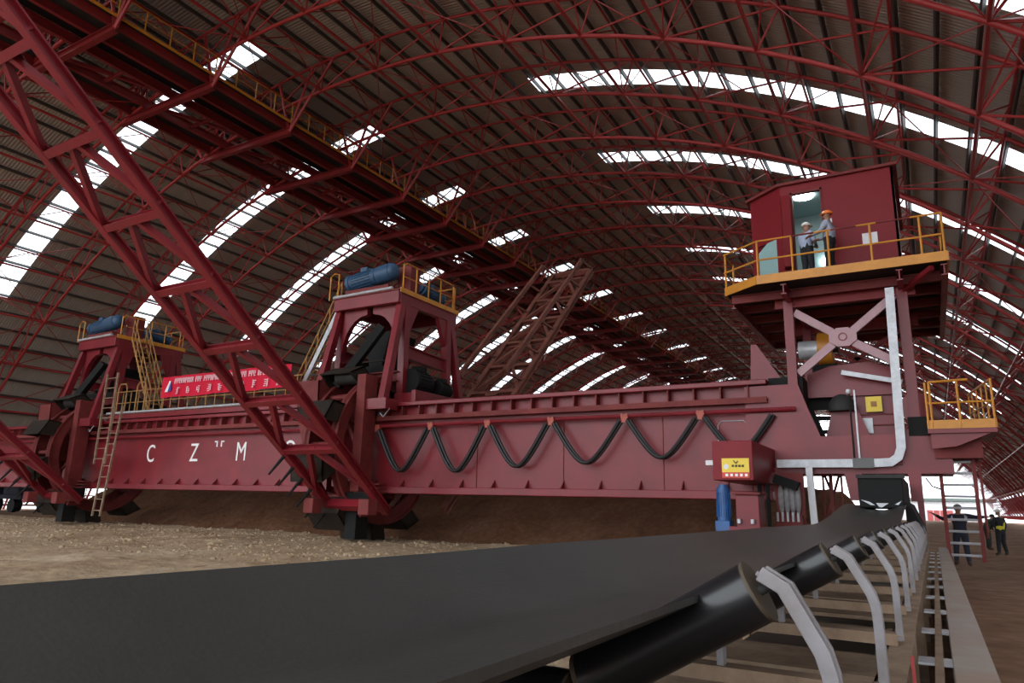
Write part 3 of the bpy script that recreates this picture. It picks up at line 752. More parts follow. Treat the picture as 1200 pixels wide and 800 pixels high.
# recessed panels with the opening left free at their left
MB().box(-1.75, -.45, 20.9, 21.0, 3.3, 5.05).build('inner_panel', 'red', eb)
MB().poly([(-2.7, 20.78, 4.5), (-.5, 20.78, 4.5), (-.5, 20.78, 5.1), (-1.1, 20.78, 5.4), (-2.1, 20.78, 5.35), (-2.7, 20.78, 5.15)], (0, .1, 0)).build('upper_panel', 'red', eb)
MB().box(-2.75, -1.9, 21.1, 21.2, 4.2, 4.55).build('dark_lintel', 'black', eb)
for zz in (3.55, 3.92): MB().box(-2.85, -1.7, 21.15, 21.25, zz, zz + .1).build('opening_bar', 'black', eb)
MB().poly([(-2.9, 21.0, 4.3), (-2.66, 21.0, 4.3), (-2.3, 21.0, 3.3), (-2.6, 21.0, 3.3)], (0, .05, 0)).build('dark_liner', 'black', eb)
MB().poly([(-2.32, 20.7, 3.4), (-1.25, 20.7, 3.4), (-1.5, 20.7, 4.15), (-2.12, 20.7, 4.15)], (0, .1, 0)).build('bearing_stand', 'red', eb)
bh = MB(); bh.sphere((-1.86, 20.6, 4.12), .36, .25, .42, 16, 10, -.1); bh.build('bearing_housing', 'darkgrey', eb, True)
MB().sphere((-1.66, 20.3, 4.55), .07, .07, .07).build('white_lamp', 'white', eb, True)
MB().box(-1.50, -1.46, 19.74, 19.8, 2.7, 4.5).build('cable_conduit', 'galv', eb)
MB().box(-1.62, -1.58, 19.75, 19.8, 2.7, 4.4).build('cable_conduit', 'black', eb)
for zz in (3.32, 3.7, 3.98): MB().box(-1.75, -.45, 20.86, 20.9, zz, zz + .03).build('panel_seam', 'dusty', eb)
MB().box(-1.3, -.92, 20.74, 20.78, 4.05, 4.45).build('yellow_notice', 'signyellow', eb)
MB().box(-1.18, -1.04, 20.73, 20.745, 4.18, 4.32).build('notice_mark', 'dullyellow', eb)
MB().box(-1.42, -1.18, 20.84, 20.9, 3.5, 3.9).build('grey_patch', 'galv', eb)
MB().poly([(-.55, 19.7, 3.45), (.12, 19.7, 3.45), (.5, 19.7, 2.7), (.5, 19.7, 2.4), (-4.1, 19.7, 2.4), (-4.1, 19.7, 2.6), (-.55, 19.7, 2.6)], (0, 1.6, 0)).build('end_beam', 'red', eb)
MB().box(-.35, .1, 19.65, 21, 3.3, 3.75).build('motor_mount', 'black', eb)
dm = MB(); dm.tube((-.15, 20.6, 4.1), (.05, 21.6, 4.1), .38, 20); dm.build('round_housing', 'red', eb, True)
for x in (-3.0, -2.3): MB().box(x, x + .08, 20.4, 20.5, 1.3, 2.5).build('hanger_bar', 'dusty', eb)
# chute arms and legs beside the black skirt box
MB().poly([(-1.85, 19.6, 2.4), (-1.45, 19.6, 2.4), (-1.45, 19.6, 1.75), (-1.75, 19.6, 1.75)], (0, .4, 0)).build('support_arm', 'red', eb)
MB().poly([(-.46, 19.6, 2.4), (-.18, 19.6, 2.4), (-.19, 19.6, 1.2), (-.3, 19.6, 1.2), (-.32, 19.6, 1.75), (-.44, 19.6, 1.75)], (0, .35, 0)).build('support_arm', 'red', eb)
MB().path([(-.1, 19.6, 2.3), (.02, 19.6, 2.1), (.2, 19.6, 2.03)], .018, 6).build('cable_tail', 'cable', eb)
# X-frame seen beneath the body
xf = MB()
for a, b in (((-2.45, 20.9, 1.35), (-2.1, 20.9, 2.4)), ((-2.1, 20.9, 1.35), (-2.45, 20.9, 2.4))): xf.bar(a, b, .05, .06)
xf.bar((-2.5, 20.9, 1.2), (-2.5, 20.9, 2.45), .05, .06); xf.bar((-2.05, 20.9, 1.2), (-2.05, 20.9, 2.45), .05, .06)
xf.build('cross_frame', 'dusty', eb)
# skirt box over the belt
sk = thing('loading_skirt', 'black box skirt above the belt where it passes under the machine', 'chute', (-.8, 15.8, 1.7))
MB().box(-1.22, -.46, 15.3, 19.4, 1.55, 2.16).build('box', 'black', sk, False, .02)
MB().box(-1.24, -.41, 15.25, 15.3, 2.10, 2.17).build('lip', 'darkgrey', sk)
ss = MB(); ss.poly([(-1.19, 15.28, 1.70), (-1.04, 15.28, 1.66), (-.95, 15.28, 1.60), (-1.02, 15.28, 1.60)], (0, .03, 0))
MB().poly([(-.93, 15.28, 1.64), (-.72, 15.28, 1.64), (-.84, 15.28, 1.56), (-.89, 15.28, 1.57)], (0, .03, 0)).build('seal_flap', 'galv', sk)
MB().poly([(-.62, 15.28, 1.62), (-.5, 15.28, 1.69), (-.56, 15.28, 1.61)], (0, .03, 0)).build('seal_flap', 'galv', sk)
MB().poly([(-.455, 15.35, 1.66), (-.455, 15.35, 1.1), (-.18, 15.35, 1.1), (-.22, 15.35, 1.25), (-.38, 15.35, 1.66)], (0, 4.0, 0)).build('side_apron', 'black', sk)
ss.build('seal_flap', 'galv', sk)

# cable duct (white L-shaped tray)
cd = thing('cable_duct', 'pale grey cable duct bending down the cabin tower and along the end body', 'cable duct', (-.6, 19.5, 2.6))
MB().strip([(-.46, 19.5, 7.0), (-.54, 19.5, 3.0), (-.62, 19.5, 2.78), (-.78, 19.5, 2.66), (-1.2, 19.5, 2.64), (-3.4, 19.5, 2.64)], (0, 1, 0), .12, None, .2).build('duct', 'galv', cd)
MB().box(-1.62, -1.15, 19.42, 19.58, 2.52, 2.76).build('joint_cover', 'midgrey', cd)
MB().bar((-2.64, 19.5, 2.55), (-2.56, 19.5, .05), .16, .1, (0, 1, 0)).build('drop_post', 'white', cd)

# cabin tower frame
ct = thing('cabin_tower', 'red steel tower with pale X brace (painted sky sheen) carrying the cabin platform', 'tower', (-1.6, 20, 4.9))
def hleg(x, z0, z1, y): MB().ibeam((x, y, z0), (x, y, z1), .24, .24, .03, (0, 1, 0)).build('leg', 'red', ct)
hleg(-2.95, 4.75, 7.1, 20.0); hleg(-.2, 3.6, 7.1, 20.0); hleg(-2.95, 4.75, 7.1, 23.4); hleg(-.2, 3.6, 7.1, 23.4)
for p_, q_ in (((-2.8, 20, 6.75), (-1.9, 20, 6.1)), ((-.35, 20, 6.95), (-1.4, 20, 6.1)), ((-2.8, 20, 5.05), (-1.9, 20, 5.78)), ((-.5, 20, 5.2), (-1.4, 20, 5.78))):
    MB().bar(p_, q_, .2, .1, (0, 1, 0)).build('brace_arm', 'palepink', ct)
oc = MB(); oc.poly([(-1.65 + .36*math.cos(PI/8 + PI/4*k), 19.9, 5.94 + .27*math.sin(PI/8 + PI/4*k)) for k in range(8)], (0, .06, 0)); o = oc.build('brace_plate', 'palepink', ct)
MB().annulus((0, 0, 0), .08, .11, -.01, .01).build('plate_ring', 'red', o).matrix_basis = Matrix.Translation((-1.65, 19.89, 5.94)) @ Matrix.Rotation(PI/2, 4, 'Z')
for y_ in (21.7,):
    for p_, q_ in (((-2.8, 23.4, 6.8), (-.35, 23.4, 5.2)), ((-2.8, 23.4, 5.2), (-.35, 23.4, 6.8))): MB().bar(p_, q_, .12, .1, (0, 1, 0)).build('rear_brace', 'dusty', ct)
MB().bar((-1.8, 20.5, 5.1), (-.4, 20.5, 4.75), .1, .12).build('cross_strut', 'galv', ct)
# head beams below the platform
for y_ in (20.0, 23.4): MB().ibeam((-3.3, y_, 7.05), (.1, y_, 7.05), .2, .34, .04).build('head_beam', 'gantry', ct)
# cable reel behind the brace
cr = thing('cable_reel', 'yellow cable reel with grey drum mounted behind the X brace', 'reel', (-2.3, 21.3, 5.2))
MB().tube((-2.4, 21.3, 5.95), (-2.05, 21.3, 5.95), .48, 24).build('reel_rim', 'yellow', cr, True)
MB().tube((-2.9, 21.1, 5.9), (-2.35, 21.1, 5.9), .27, 18).build('reel_motor', 'galv', cr, True)
MB().tube((-2.95, 21.3, 5.95), (-1.9, 21.3, 5.95), .12, 14).build('reel_hub', 'darkgrey', cr, True)
MB().box(-2.6, -1.95, 21.2, 21.4, 4.9, 5.5).build('reel_stand', 'black', cr)

# platform
FZ = 7.45
chx, chy = -.81, .59
pc0 = (-3.55, 18.9); pc1 = (-4.55, 19.63)
pl = thing('cabin_platform', 'steel platform with yellow edge and railing around the operator cabin', 'platform', (-1.6, 21, 7.2))
out = [(pc0[0], pc0[1]), (.83, 18.9), (.83, 26.6), (-4.55, 26.6), (pc1[0], pc1[1])]
MB().poly([(x, y, FZ - .06) for x, y in out], (0, 0, .06)).build('deck', 'darkgrey', pl)
for y_ in (19.6, 20.9, 22.2, 23.5, 24.8, 26.1): MB().ibeam((-4.4, y_ if y_ > 20 else 19.75, FZ - .22), (.78, y_ if y_ > 20 else 19.75, FZ - .22), .12, .24, .03).build('joist', 'dusty', pl)
for x_ in (-4.4, -2.9, -.2, .75): MB().ibeam((x_, 19.9 if x_ < -3 else 19.0, FZ - .28), (x_, 26.5, FZ - .28), .14, .28, .03).build('bearer', 'red', pl)
MB().bar((.5, 19.0, FZ - .2), (-.2, 20.0, 7.0), .1, .12).build('corner_strut', 'red', pl)
tbm = MB(); seg = [pc1, pc0, (.85, 18.9)]
def toe(a, b): tbm.bar((a[0], a[1], FZ + .02), (b[0], b[1], FZ + .02), .04, .24)
toe(pc1, pc0); toe(pc0, (.85, 18.9)); toe((.85, 18.9), (.85, 26.6)); toe(pc1, (pc1[0], 26.6))
tbm.build('yellow_toe_board', 'yellow', pl)
hr = MB()
def post(x, y, h=1.12): hr.tube((x, y, FZ), (x, y, FZ + h), .028, 8)
def rails(a, b, zs): 
    for z in zs: hr.tube((a[0], a[1], FZ + z), (b[0], b[1], FZ + z), .026, 8)
for x_ in (-3.5, -2.62, -1.73, -.75, .33, .8): post(x_, 18.92)
rails((-3.5, 18.92), (-2.62, 18.92), (1.12,)); rails((-3.5, 18.92), (.8, 18.92), (.58,)); rails((-2.05, 18.92), (-1.65, 18.92), (1.12,)); rails((-1.05, 18.92), (-.6, 18.92), (1.12,)); rails((.15, 18.92), (.8, 18.92), (1.12,))
post(pc1[0] + .03, pc1[1]); rails(pc1, (-3.5, 18.92), (.58, 1.12))
for y_ in (20.6, 22.2, 23.8, 25.4): post(.8, y_); post(pc1[0] + .03, y_)
rails((.8, 18.92), (.8, 26.5), (.58, 1.12)); rails(pc1, (pc1[0], 26.5), (.58, 1.12))
hr.build('yellow_handrail', 'yellow', pl)
for xa, xb in ((-2.62, -2.05), (-1.65, -1.05), (-.6, .15)): MB().tube((xa, 18.92, FZ + 1.12), (xb, 18.92, FZ + 1.12), .024, 8).build('dark_handrail_length', 'dusty', pl)

# cabin
cb = thing('operator_cabin', 'dark red sheet metal operator cabin with open door high above the belt', 'cabin', (-2, 22.5, FZ))
CT = 10.5; dx0, dx1 = -2.66, -1.93          # door opening
B0 = (-2.98, 20.0); B1 = (-3.95, 20.72)
th = .06
w_ = MB(); w_.box(dx1, -.12, 20.0, 20.0 + th, FZ, CT); w_.box(-2.98, dx0, 20.0, 20.0 + th, FZ, CT); w_.box(dx0, dx1, 20, 20 + th, 10.2, CT)
w_.box(-.12 - th, -.12, 20, 25, FZ, CT); w_.box(B1[0], B1[0] + th, B1[1], 25, FZ, CT); w_.box(B1[0], -.12, 25 - th, 25, FZ, CT)
w_.build('front_and_side_walls', 'cabred', cb)
# slanted corner wall with a low opening holding a teal panel
def sl(u, z): return (B0[0] + (B1[0]-B0[0])*u, B0[1] + (B1[1]-B0[1])*u, z)
off = (.035, .047, 0)
s2 = MB(); s2.poly([sl(0, FZ), sl(.2, FZ), sl(.2, CT), sl(0, CT)], off); s2.poly([sl(.2, 9.0), sl(.8, 9.0), sl(.8, CT), sl(.2, CT)], off); s2.poly([sl(.8, FZ), sl(1, FZ), sl(1, CT), sl(.8, CT)], off)
s2.build('slanted_wall', 'cabred', cb)
MB().poly([sl(.2, FZ), sl(.8, FZ), sl(.8, 8.8), sl(.5, 9.0), sl(.2, 9.0)], (.05, .07, 0)).build('teal_panel', 'teal', cb)
MB().poly([(B0[0] - .05, 19.9, CT), (-.02, 19.9, CT), (-.02, 25.1, CT), (B1[0] - .1, 25.1, CT), (B1[0] - .12, 20.66, CT)], (0, 0, .08)).build('roof', 'dusty', cb)
fr = MB(); fr.box(dx0 - .06, dx0, 19.96, 20.1, FZ, 10.26); fr.box(dx1, dx1 + .04, 19.96, 20.1, FZ, 10.26); fr.box(dx0 - .06, dx1 + .04, 19.96, 20.1, 10.2, 10.27); fr.build('door_frame', 'dusty', cb)
MB().box(-2.95, -2.72, 19.7, 19.98, 8.0, 10.1, Quaternion((0, 0, 1), .25).to_matrix()).build('open_door', 'cabred', cb)
it = MB(); it.box(-3.8, -.25, 22.4, 22.45, FZ, CT); it.box(-2.95, -.2, 20.1, 22.4, CT - .06, CT - .02); it.box(-.28, -.22, 20.1, 22.4, FZ, CT); it.build('teal_lining', 'teal', cb)
lm = MB(); lm.tube((-2.45, 20.75, CT - .1), (-2.45, 20.75, CT - .06), .28, 24); lm.build('round_ceiling_lamp', 'lamp', cb)
lm = MB(); lm.sphere((-2.15, 22.3, 8.9), .13, .05, .1); lm.build('wall_lamp', 'lamp', cb)
MB().box(-.98, -.62, 19.97, 20.0, 8.42, 8.72).build('white_notice', 'white', cb)
MB().box(-1.85, -1.68, 19.97, 20.0, 9.0, 9.3).build('white_notice', 'white', cb)

# side basket with yellow rails
bk = thing('side_platform', 'small side platform with yellow railing at the far right of the machine', 'platform', (.75, 20, 3.4))
MB().box(.05, 1.4, 19.2, 21.6, 3.3, 3.42).build('deck', 'red', bk)
MB().poly([(.1, 19.3, 3.3), (1.3, 19.3, 3.3), (.6, 19.3, 3.0), (.1, 19.3, 2.95)], (0, .08, 0)).build('side_plate', 'red', bk)
MB().box(.15, 1.1, 19.6, 21.4, 2.75, 3.3).build('bearer_box', 'dusty', bk)
tb2 = MB(); tb2.bar((.05, 19.2, 3.5), (1.4, 19.2, 3.5), .04, .2); tb2.bar((1.4, 19.2, 3.5), (1.06, 21.6, 3.5), .04, .2); tb2.build('yellow_toe_board', 'yellow', bk)
h2 = MB()
for x_ in (.08, .16, .72, 1.38): h2.tube((x_, 19.2, 3.42), (x_, 19.2, 4.5), .028, 8)
for y_ in (19.7, 20.2, 20.7, 21.2, 21.6): h2.tube((1.38 - .14 * (y_ - 19.2), y_, 3.42), (1.38 - .14 * (y_ - 19.2), y_, 4.5), .018, 8)
h2.tube((.15, 19.2, 4.5), (.95, 19.2, 4.52), .03, 8); h2.tube((.1, 19.2, 4.0), (1.38, 19.2, 4.0), .024, 8); h2.tube((1.38, 19.2, 4.5), (1.04, 21.6, 4.5), .028, 8); h2.tube((1.38, 19.2, 4.0), (1.04, 21.6, 4.0), .02, 8)
h2.build('yellow_handrail', 'yellow', bk)
ld = ladder('dark red access ladder hanging to the ground at the right of the machine', .22, .9, 20, .42, 3.35, None, .25, 'dusty', .05)
MB().tube((1.02, 20, .95), (1.02, 20, 3.0), .025, 8).build('hand_line', 'dusty', ld)

# junction box and feeder machinery left of the belt
jb = thing('control_box', 'red control box with yellow warning sign beside the belt under the girder', 'control box', (-3.9, 18, 2.1))
MB().box(-4.42, -3.5, 17.0, 20.0, 2.12, 3.03).build('box_body', 'cabred', jb, False, .015)
MB().box(-4.2, -3.58, 16.975, 17.0, 2.17, 2.62).build('yellow_sign', 'signyellow', jb)
MB().box(-4.2, -3.58, 16.965, 16.98, 2.17, 2.30).build('red_sign_band', 'signred', jb)
sg = MB()
for i in range(5): sg.box(-4.12 + .11*i, -4.06 + .11*i, 16.955, 16.97, 2.205, 2.265)
sg.build('sign_band_lettering', 'letter', jb)
sg = MB()
for i in range(4): sg.box(-3.97 + .075*i, -3.92 + .075*i, 16.96, 16.98, 2.42, 2.47)
sg.bar((-3.93, 16.97, 2.57), (-3.87, 16.97, 2.50), .02, .02, (0, 1, 0)); sg.bar((-3.83, 16.97, 2.56), (-3.87, 16.97, 2.50), .02, .02, (0, 1, 0))
sg.build('sign_lettering', 'ink', jb)
sg = MB(); sg.tube((-4.1, 16.972, 2.43), (-4.1, 16.985, 2.43), .06, 16); sg.build('sign_roundel', 'white', jb)
wl = MB(); wl.box(-4.75, -4.45, 17.6, 17.9, 2.5, 2.62); o = wl.build('white_lamp', 'white', jb, False, .01)
MB().box(-4.52, -4.42, 17.65, 17.95, 2.42, 2.6).build('bracket', 'black', o)
fd = thing('feeder_drive', 'blue upright motor and red gear housing below the control box', 'drive unit', (-3.9, 17.6, .9))
motor('motor', (-4.25, 17.2, 1.2), (-4.25, 17.2, 1.95), .15, 'blue', fd)
MB().box(-4.42, -4.08, 17.02, 17.38, .95, 1.2).build('motor_flange', 'blue', fd, False, .02)
MB().poly([(-3.98, 17.2, 1.05), (-3.45, 17.2, 1.05), (-3.45, 17.2, 1.8), (-3.98, 17.2, 1.8)], (0, .7, 0)).build('gear_housing', 'red', fd, False, .02)
MB().box(-4.02, -3.4, 17.1, 18.0, 1.8, 1.85).build('housing_lid', 'dusty', fd)
MB().box(-4.1, -3.35, 17.0, 18.0, .92, 1.08).build('base_frame', 'red', fd)
for x_ in (-3.9, -3.6): MB().tube((x_, 17.15, 1.15), (x_, 17.15, 1.25), .05, 10).build('bolt_head', 'galv', fd, True)
cv = thing('transfer_chute', 'dark red transfer chute with pale rubber curtain under the machine', 'chute', (-3, 19.5, 1))
MB().poly([(-3.5, 19.2, 2.4), (-2.75, 19.2, 2.4), (-2.75, 19.2, 1.0), (-3.35, 19.2, 1.0)], (0, .05, 0)).build('back_plate', 'dusty', cv)
rb = MB()
for i in range(4): rb.sphere((-3.28 + .13*i, 19.1, 1.75), .08, .05, .38, 10, 8)
rb.build('rubber_curtain', 'bracket', cv, True)
MB().bar((-3.4, 19.0, 2.25), (-2.85, 19.0, 2.05), .3, .22).build('dark_pulley_cover', 'black', cv)
MB().box(-3.4, -2.8, 18.9, 19.2, 1.05, 1.35).build('roller_bed', 'dusty', cv)
for i in range(5): MB().tube((-3.35 + .12*i, 18.85, 1.2), (-3.35 + .12*i, 18.85, 1.42), .03, 8).build('bolt', 'galv', cv, True)
for x_ in (-3.75, -3.55): MB().box(x_, x_ + .08, 18.6, 18.7, .05, 2.1).build('leg', 'black', cv)

# ------------------------------------------------------------------ belt conveyor in the foreground
def lerp(a, b, t): return a + (b - a) * max(0, min(1, t))
bl = MB(); NS = 18; rows = []
yv = -3.0; ysb = []
while yv < 19.0: ysb.append(yv); yv += .2
for y_ in ysb:
    tt = max(0, min(1, (y_ - 10.8) / 4.8)); tt = tt * tt * (3 - 2 * tt)
    lift = .34 * tt
    depth = lerp(.17, .10, tt)
    xl, xr = lerp(-1.52, -1.42, (y_ - 8) / 8), -.43
    row = []
    for i in range(NS + 1):
        u = i / NS; x = xl + (xr - xl) * u
        c = abs(2 * u - 1)
        z = 1.28 - depth * (1 - max(0, (c - .28) / .72) ** 1.15) + lift
        z += .004 * noise.noise(V((x * 2, y_ * .8, 0)))
        row.append((x, y_, z))
    rows.append(row)
vs = [p for r in rows for p in r] + [(p[0], p[1], p[2] - .014) for r in rows for p in r]
n1 = NS + 1; NV = len(rows) * n1; fs = []
for j in range(len(rows) - 1):
    for i in range(NS):
        a = j * n1 + i; fs.append((a, a+1, a+1+n1, a+n1)); fs.append((NV+a, NV+a+n1, NV+a+1+n1, NV+a+1))
    for i in (0, NS):
        a = j * n1 + i; fs.append((a, a+n1, NV+a+n1, NV+a))
bl.add(vs, fs)
tag(bl.build('conveyor_belt', 'belt', None, True), 'wide black troughed rubber belt running from the foreground to the machine', 'conveyor belt')

def idler(y):
    t = thing('trough_idler', '', 'idler', (-.97, y, .9), 'troughing idlers under the belt')
    # right wing, centre, left wing rollers
    c, s = math.cos(math.radians(30)), math.sin(math.radians(30))
    def roller(p, q, parent):
        p = V(p); q = V(q); d = (q - p).normalized()
        b = MB(); b.tube(p, q, .062, 24); o = b.build('roller', 'roller', parent, True)
        MB().tube(q, q + d * .007, .0625, 24).build('roller_end_cap', 'capring', o, True); MB().tube(p - d * .012, p, .0625, 24).build('roller_end_cap', 'capring', o, True)
        e = MB(); e.tube(p - d * .03, q + d * .03, .011, 10); e.build('spindle', 'darkgrey', o, True)
    tip = V((-.325, y, 1.29)); inn = tip - V((c, 0, s)) * .42
    roller(inn, tip, t)
    tipl = V((-1.47, y, 1.185)); innl = tipl + V((c, 0, -s)) * .30
    roller(innl, tipl, t)
    roller((innl.x + .05, y, 1.03), (inn.x - .05, y, 1.03), t)
    for sgn, tp in ((1, tip), (-1, tipl)):
        x0 = tp.x + .012 * sgn
        dz = 0 if sgn > 0 else -.09
        pts = [(x0, y, 1.328 + dz), (x0 + .045 * sgn, y, 1.302 + dz), (x0 + .107 * sgn, y, 1.19 + dz), (x0 + .118 * sgn, y, 1.15 + dz), (x0 + .122 * sgn, y, 1.10 + dz), (x0 + .124 * sgn, y, .88)]
        b = MB(); 
        for dy in (-.02, .02): b.strip([(p[0], p[1] + dy, p[2]) for p in pts], (0, 1, 0), .014, None, .03)
        b.strip([(p[0] - .008 * sgn, p[1], p[2]) for p in pts], (0, 1, 0), .034, None, .01)
        o = b.build('end_bracket', 'bracket', t, False, .002)
        MB().tube((pts[-1][0] - .01, y - .015, .90), (pts[-1][0] + .012*sgn, y - .015, .90), .013, 8).build('bolt', 'dustysteel', o, True)
    for xb in (inn.x - .02, innl.x + .02): MB().box(xb - .012, xb + .012, y - .022, y + .022, .90, 1.08).build('inner_post', 'bracket', t)
    MB().bar((-1.74, y, .885), (-.2, y, .885), .09, .05).build('base_channel', 'dustysteel', t)
    return t
def copytree(o, parent=None, dv=V((0, 0, 0))):
    c = o.copy(); C.objects.link(c)
    if parent is not None:
        c.parent = parent; c.matrix_parent_inverse = o.matrix_parent_inverse.copy()
    else: c.location = o.location + dv
    for ch in list(o.children): copytree(ch, c, dv)
    return c
SP = 1.195; YI = 1.55
src = idler(YI)
src['label'] = 'belt idler with black roller and bent grey bracket, nearest to the camera'
for k in range(1, 14):
    c = copytree(src, None, V((0, SP * k, 0)))
    c['label'] = 'belt idler with black roller and bent grey bracket, %s from the camera' % ORD[k]
cf = thing('conveyor_trestle', 'dusty brown steel stringers and legs carrying the belt idlers', 'conveyor frame', (-1, 8, 0))
for x_ in (-.195, -1.745):
    b = MB(); b.box(x_ - .05, x_ + .05, -3, 19.2, .845, .86); b.box(x_ - .05, x_ - .04, -3, 19.2, .72, .86); b.build('stringer', 'dustysteel', cf)
y_ = .6
while y_ < 19:
    for x_ in (-.2, -1.74): MB().box(x_ - .04, x_ + .03, y_ - .04, y_ + .04, 0, .85).build('leg', 'dustysteel', cf)
    MB().box(-1.7, -.25, y_ - .05, y_ + .05, .48, .56).build('cross_member', 'dustysteel', cf)
    y_ += 2.39
MB().box(-1.45, -.5, -3, 19.2, .40, .412).build('return_belt', 'belt', cf)
y_ = .7
while y_ < 19:
    MB().box(-1.66, -.25, y_, y_ + .62, .62, .64).build('dust_plate', 'dustysteel', cf); y_ += 1.195
MB().box(-.07, -.03, -3, 19.2, .58, .68).build('lower_rail', 'dustysteel', cf)
y_ = 1.2
while y_ < 19:
    MB().box(-.15, .02, y_ - .1, y_ + .1, .66, .672).build('tie_plate', 'galv', cf)
    y_ += 1.195
MB().box(-1.7, -.25, -3, 19.2, .10, .14).build('spillage_deck', 'dustysteel', cf)
MB().bar((-.115, 3.25, .55), (-.125, 3.3, .92), .012, .012).build('red_rod', 'truss', cf)
kb = MB(); kb.box(.012, .2, -3, 20.5, .66, .69); kb.box(.012, .03, -3, 20.5, .3, .66); kb.box(.17, .2, -3, 20.5, .0, .66)
tag(kb.build('edge_beam', 'kerb', None, False, .006), 'long dusty flat topped beam right of the belt idlers', 'beam')

# ------------------------------------------------------------------ people
def person(label, base, yaw, H, J, cols, hat=None, hair=None, vest=False, strips=False):
    """J: joint overrides in metres for a 1.75 m figure facing +Y."""
    B = dict(pelvis=(0, 0, .95), waist=(0, 0, 1.10), chest=(0, 0, 1.30), neck=(0, 0, 1.47), jaw=(0, .02, 1.54), head=(0, .015, 1.63), crown=(0, 0, 1.71),
             shl=(-.19, 0, 1.40), ell=(-.24, .0, 1.12), wrl=(-.24, .08, .88), shr=(.19, 0, 1.40), elr=(.24, 0, 1.12), wrr=(.24, .08, .88),
             hil=(-.10, 0, .90), knl=(-.11, .03, .50), anl=(-.12, -.01, .09), tol=(-.13, .14, .035), hir=(.10, 0, .90), knr=(.11, .03, .50), anr=(.12, -.01, .09), tor=(.13, .14, .035))
    B.update(J)
    R_ = dict(pelvis=.15, waist=.135, chest=.155, neck=.06, jaw=.065, head=.095, crown=.07, shl=.075, ell=.055, wrl=.036, shr=.075, elr=.055, wrr=.036,
              hil=.10, knl=.072, anl=.055, tol=.045, hir=.10, knr=.072, anr=.055, tor=.045)
    k = H / 1.75
    names = list(B); vs = [V(B[n_]) for n_ in names]; rad = [R_[n_] for n_ in names]; seg = list(names)
    E_ = [('pelvis', 'waist'), ('waist', 'chest'), ('chest', 'neck'), ('neck', 'jaw'), ('jaw', 'head'), ('head', 'crown'), ('chest', 'shl'), ('shl', 'ell'), ('ell', 'wrl'),
          ('chest', 'shr'), ('shr', 'elr'), ('elr', 'wrr'), ('pelvis', 'hil'), ('hil', 'knl'), ('knl', 'anl'), ('anl', 'tol'), ('pelvis', 'hir'), ('hir', 'knr'), ('knr', 'anr'), ('anr', 'tor')]
    ed = [(names.index(a), names.index(b)) for a, b in E_]
    zone = {'shl': 'top', 'ell': 'sleeve', 'shr': 'top', 'elr': 'sleeve'}
    # nose and ears
    def ext(parent, p, r, zn):
        vs.append(V(p)); rad.append(r); names.append(zn); ed.append((names.index(parent) if isinstance(parent, str) else parent, len(vs) - 1)); return len(vs) - 1
    hd = V(B['head']); 
    ext('head', hd + V((0, .115, -.01)), .016, 'nose'); ext('head', hd + V((-.098, 0, -.01)), .016, 'ear'); ext('head', hd + V((.098, 0, -.01)), .016, 'ear')
    for sd, el, wr in ((-1, 'ell', 'wrl'), (1, 'elr', 'wrr')):
        d = (V(B[wr]) - V(B[el])).normalized(); sidev = d.cross(V((0, 0, 1)))
        if sidev.length < .2: sidev = V((0, 1, 0))
        sidev.normalize(); cup = d.cross(sidev)
        pm_ = ext(wr, V(B[wr]) + d * .07, .038, 'palm')
        for fi, (o_, ln) in enumerate(((-.03, .07), (-.01, .08), (.011, .075), (.03, .06))):
            a = ext(pm_, vs[pm_] + d * .04 + sidev * o_, .011, 'fing'); b_ = ext(a, vs[a] + d * ln * .55 + cup * .012, .0095, 'fing'); ext(b_, vs[b_] + d * ln * .4 + cup * .03, .008, 'fing')
        a = ext(pm_, vs[pm_] - sidev * .045 - d * .01, .012, 'fing'); ext(a, vs[a] + d * .04 - sidev * .01 + cup * .015, .010, 'fing')
    me = bpy.data.meshes.new('body'); me.from_pydata([v * k for v in vs], ed, [])
    o = bpy.data.objects.new('body', me); C.objects.link(o)
    sk_ = o.modifiers.new('skin', 'SKIN'); sk_.use_smooth_shade = True
    for i, r in enumerate(rad):
        d = me.skin_vertices[0].data[i]; fx = 1.0
        fx = 1.0 if names[i] in ('jaw', 'head', 'crown', 'nose', 'ear', 'palm', 'fing') else 1.16; d.radius = (r * k * fx, r * k * fx); d.use_root = (i == 0)
    sub_ = o.modifiers.new('s', 'SUBSURF'); sub_.levels = 1; sub_.render_levels = 1
    dg = bpy.context.evaluated_depsgraph_get(); bm2 = bpy.data.meshes.new_from_object(o.evaluated_get(dg))
    bpy.data.objects.remove(o)
    for mm in ('skin', cols['top'], cols['legs'], 'boot', 'hivis', 'strip'): bm2.materials.append(M[mm])
    bones = [(vs[a] * k, vs[b] * k, E_[i][1] if i < len(E_) else names[b]) for i, (a, b) in enumerate(ed)]
    for p_ in bm2.polygons:
        c = p_.center; best = None
        for a, b, n_ in bones:
            ab = b - a; t = max(0, min(1, (c - a).dot(ab) / max(ab.length_squared, 1e-9))); dd = (c - (a + ab * t)).length
            if best is None or dd < best[0]: best = (dd, n_, t)
        n_ = best[1]; ix = 0
        if n_ in ('waist', 'chest', 'shl', 'shr', 'ell', 'elr'): ix = 1
        elif n_ in ('wrl', 'wrr'): ix = 1 if cols.get('long', True) and best[2] < .85 else 0
        elif n_ == 'neck': ix = 1 if best[2] < .55 else 0
        elif n_ in ('hil', 'hir', 'knl', 'knr'): ix = 2
        elif n_ in ('anl', 'anr'): ix = 2 if best[2] < .8 else 3
        elif n_ in ('tol', 'tor'): ix = 3
        if n_ == 'waist' and best[2] < .25: ix = 2
        if vest and n_ in ('waist', 'chest') :
            zz = c.z / k
            if abs(abs(c.x / k) - .11) < .035 or 1.02 < zz < 1.09: ix = 4
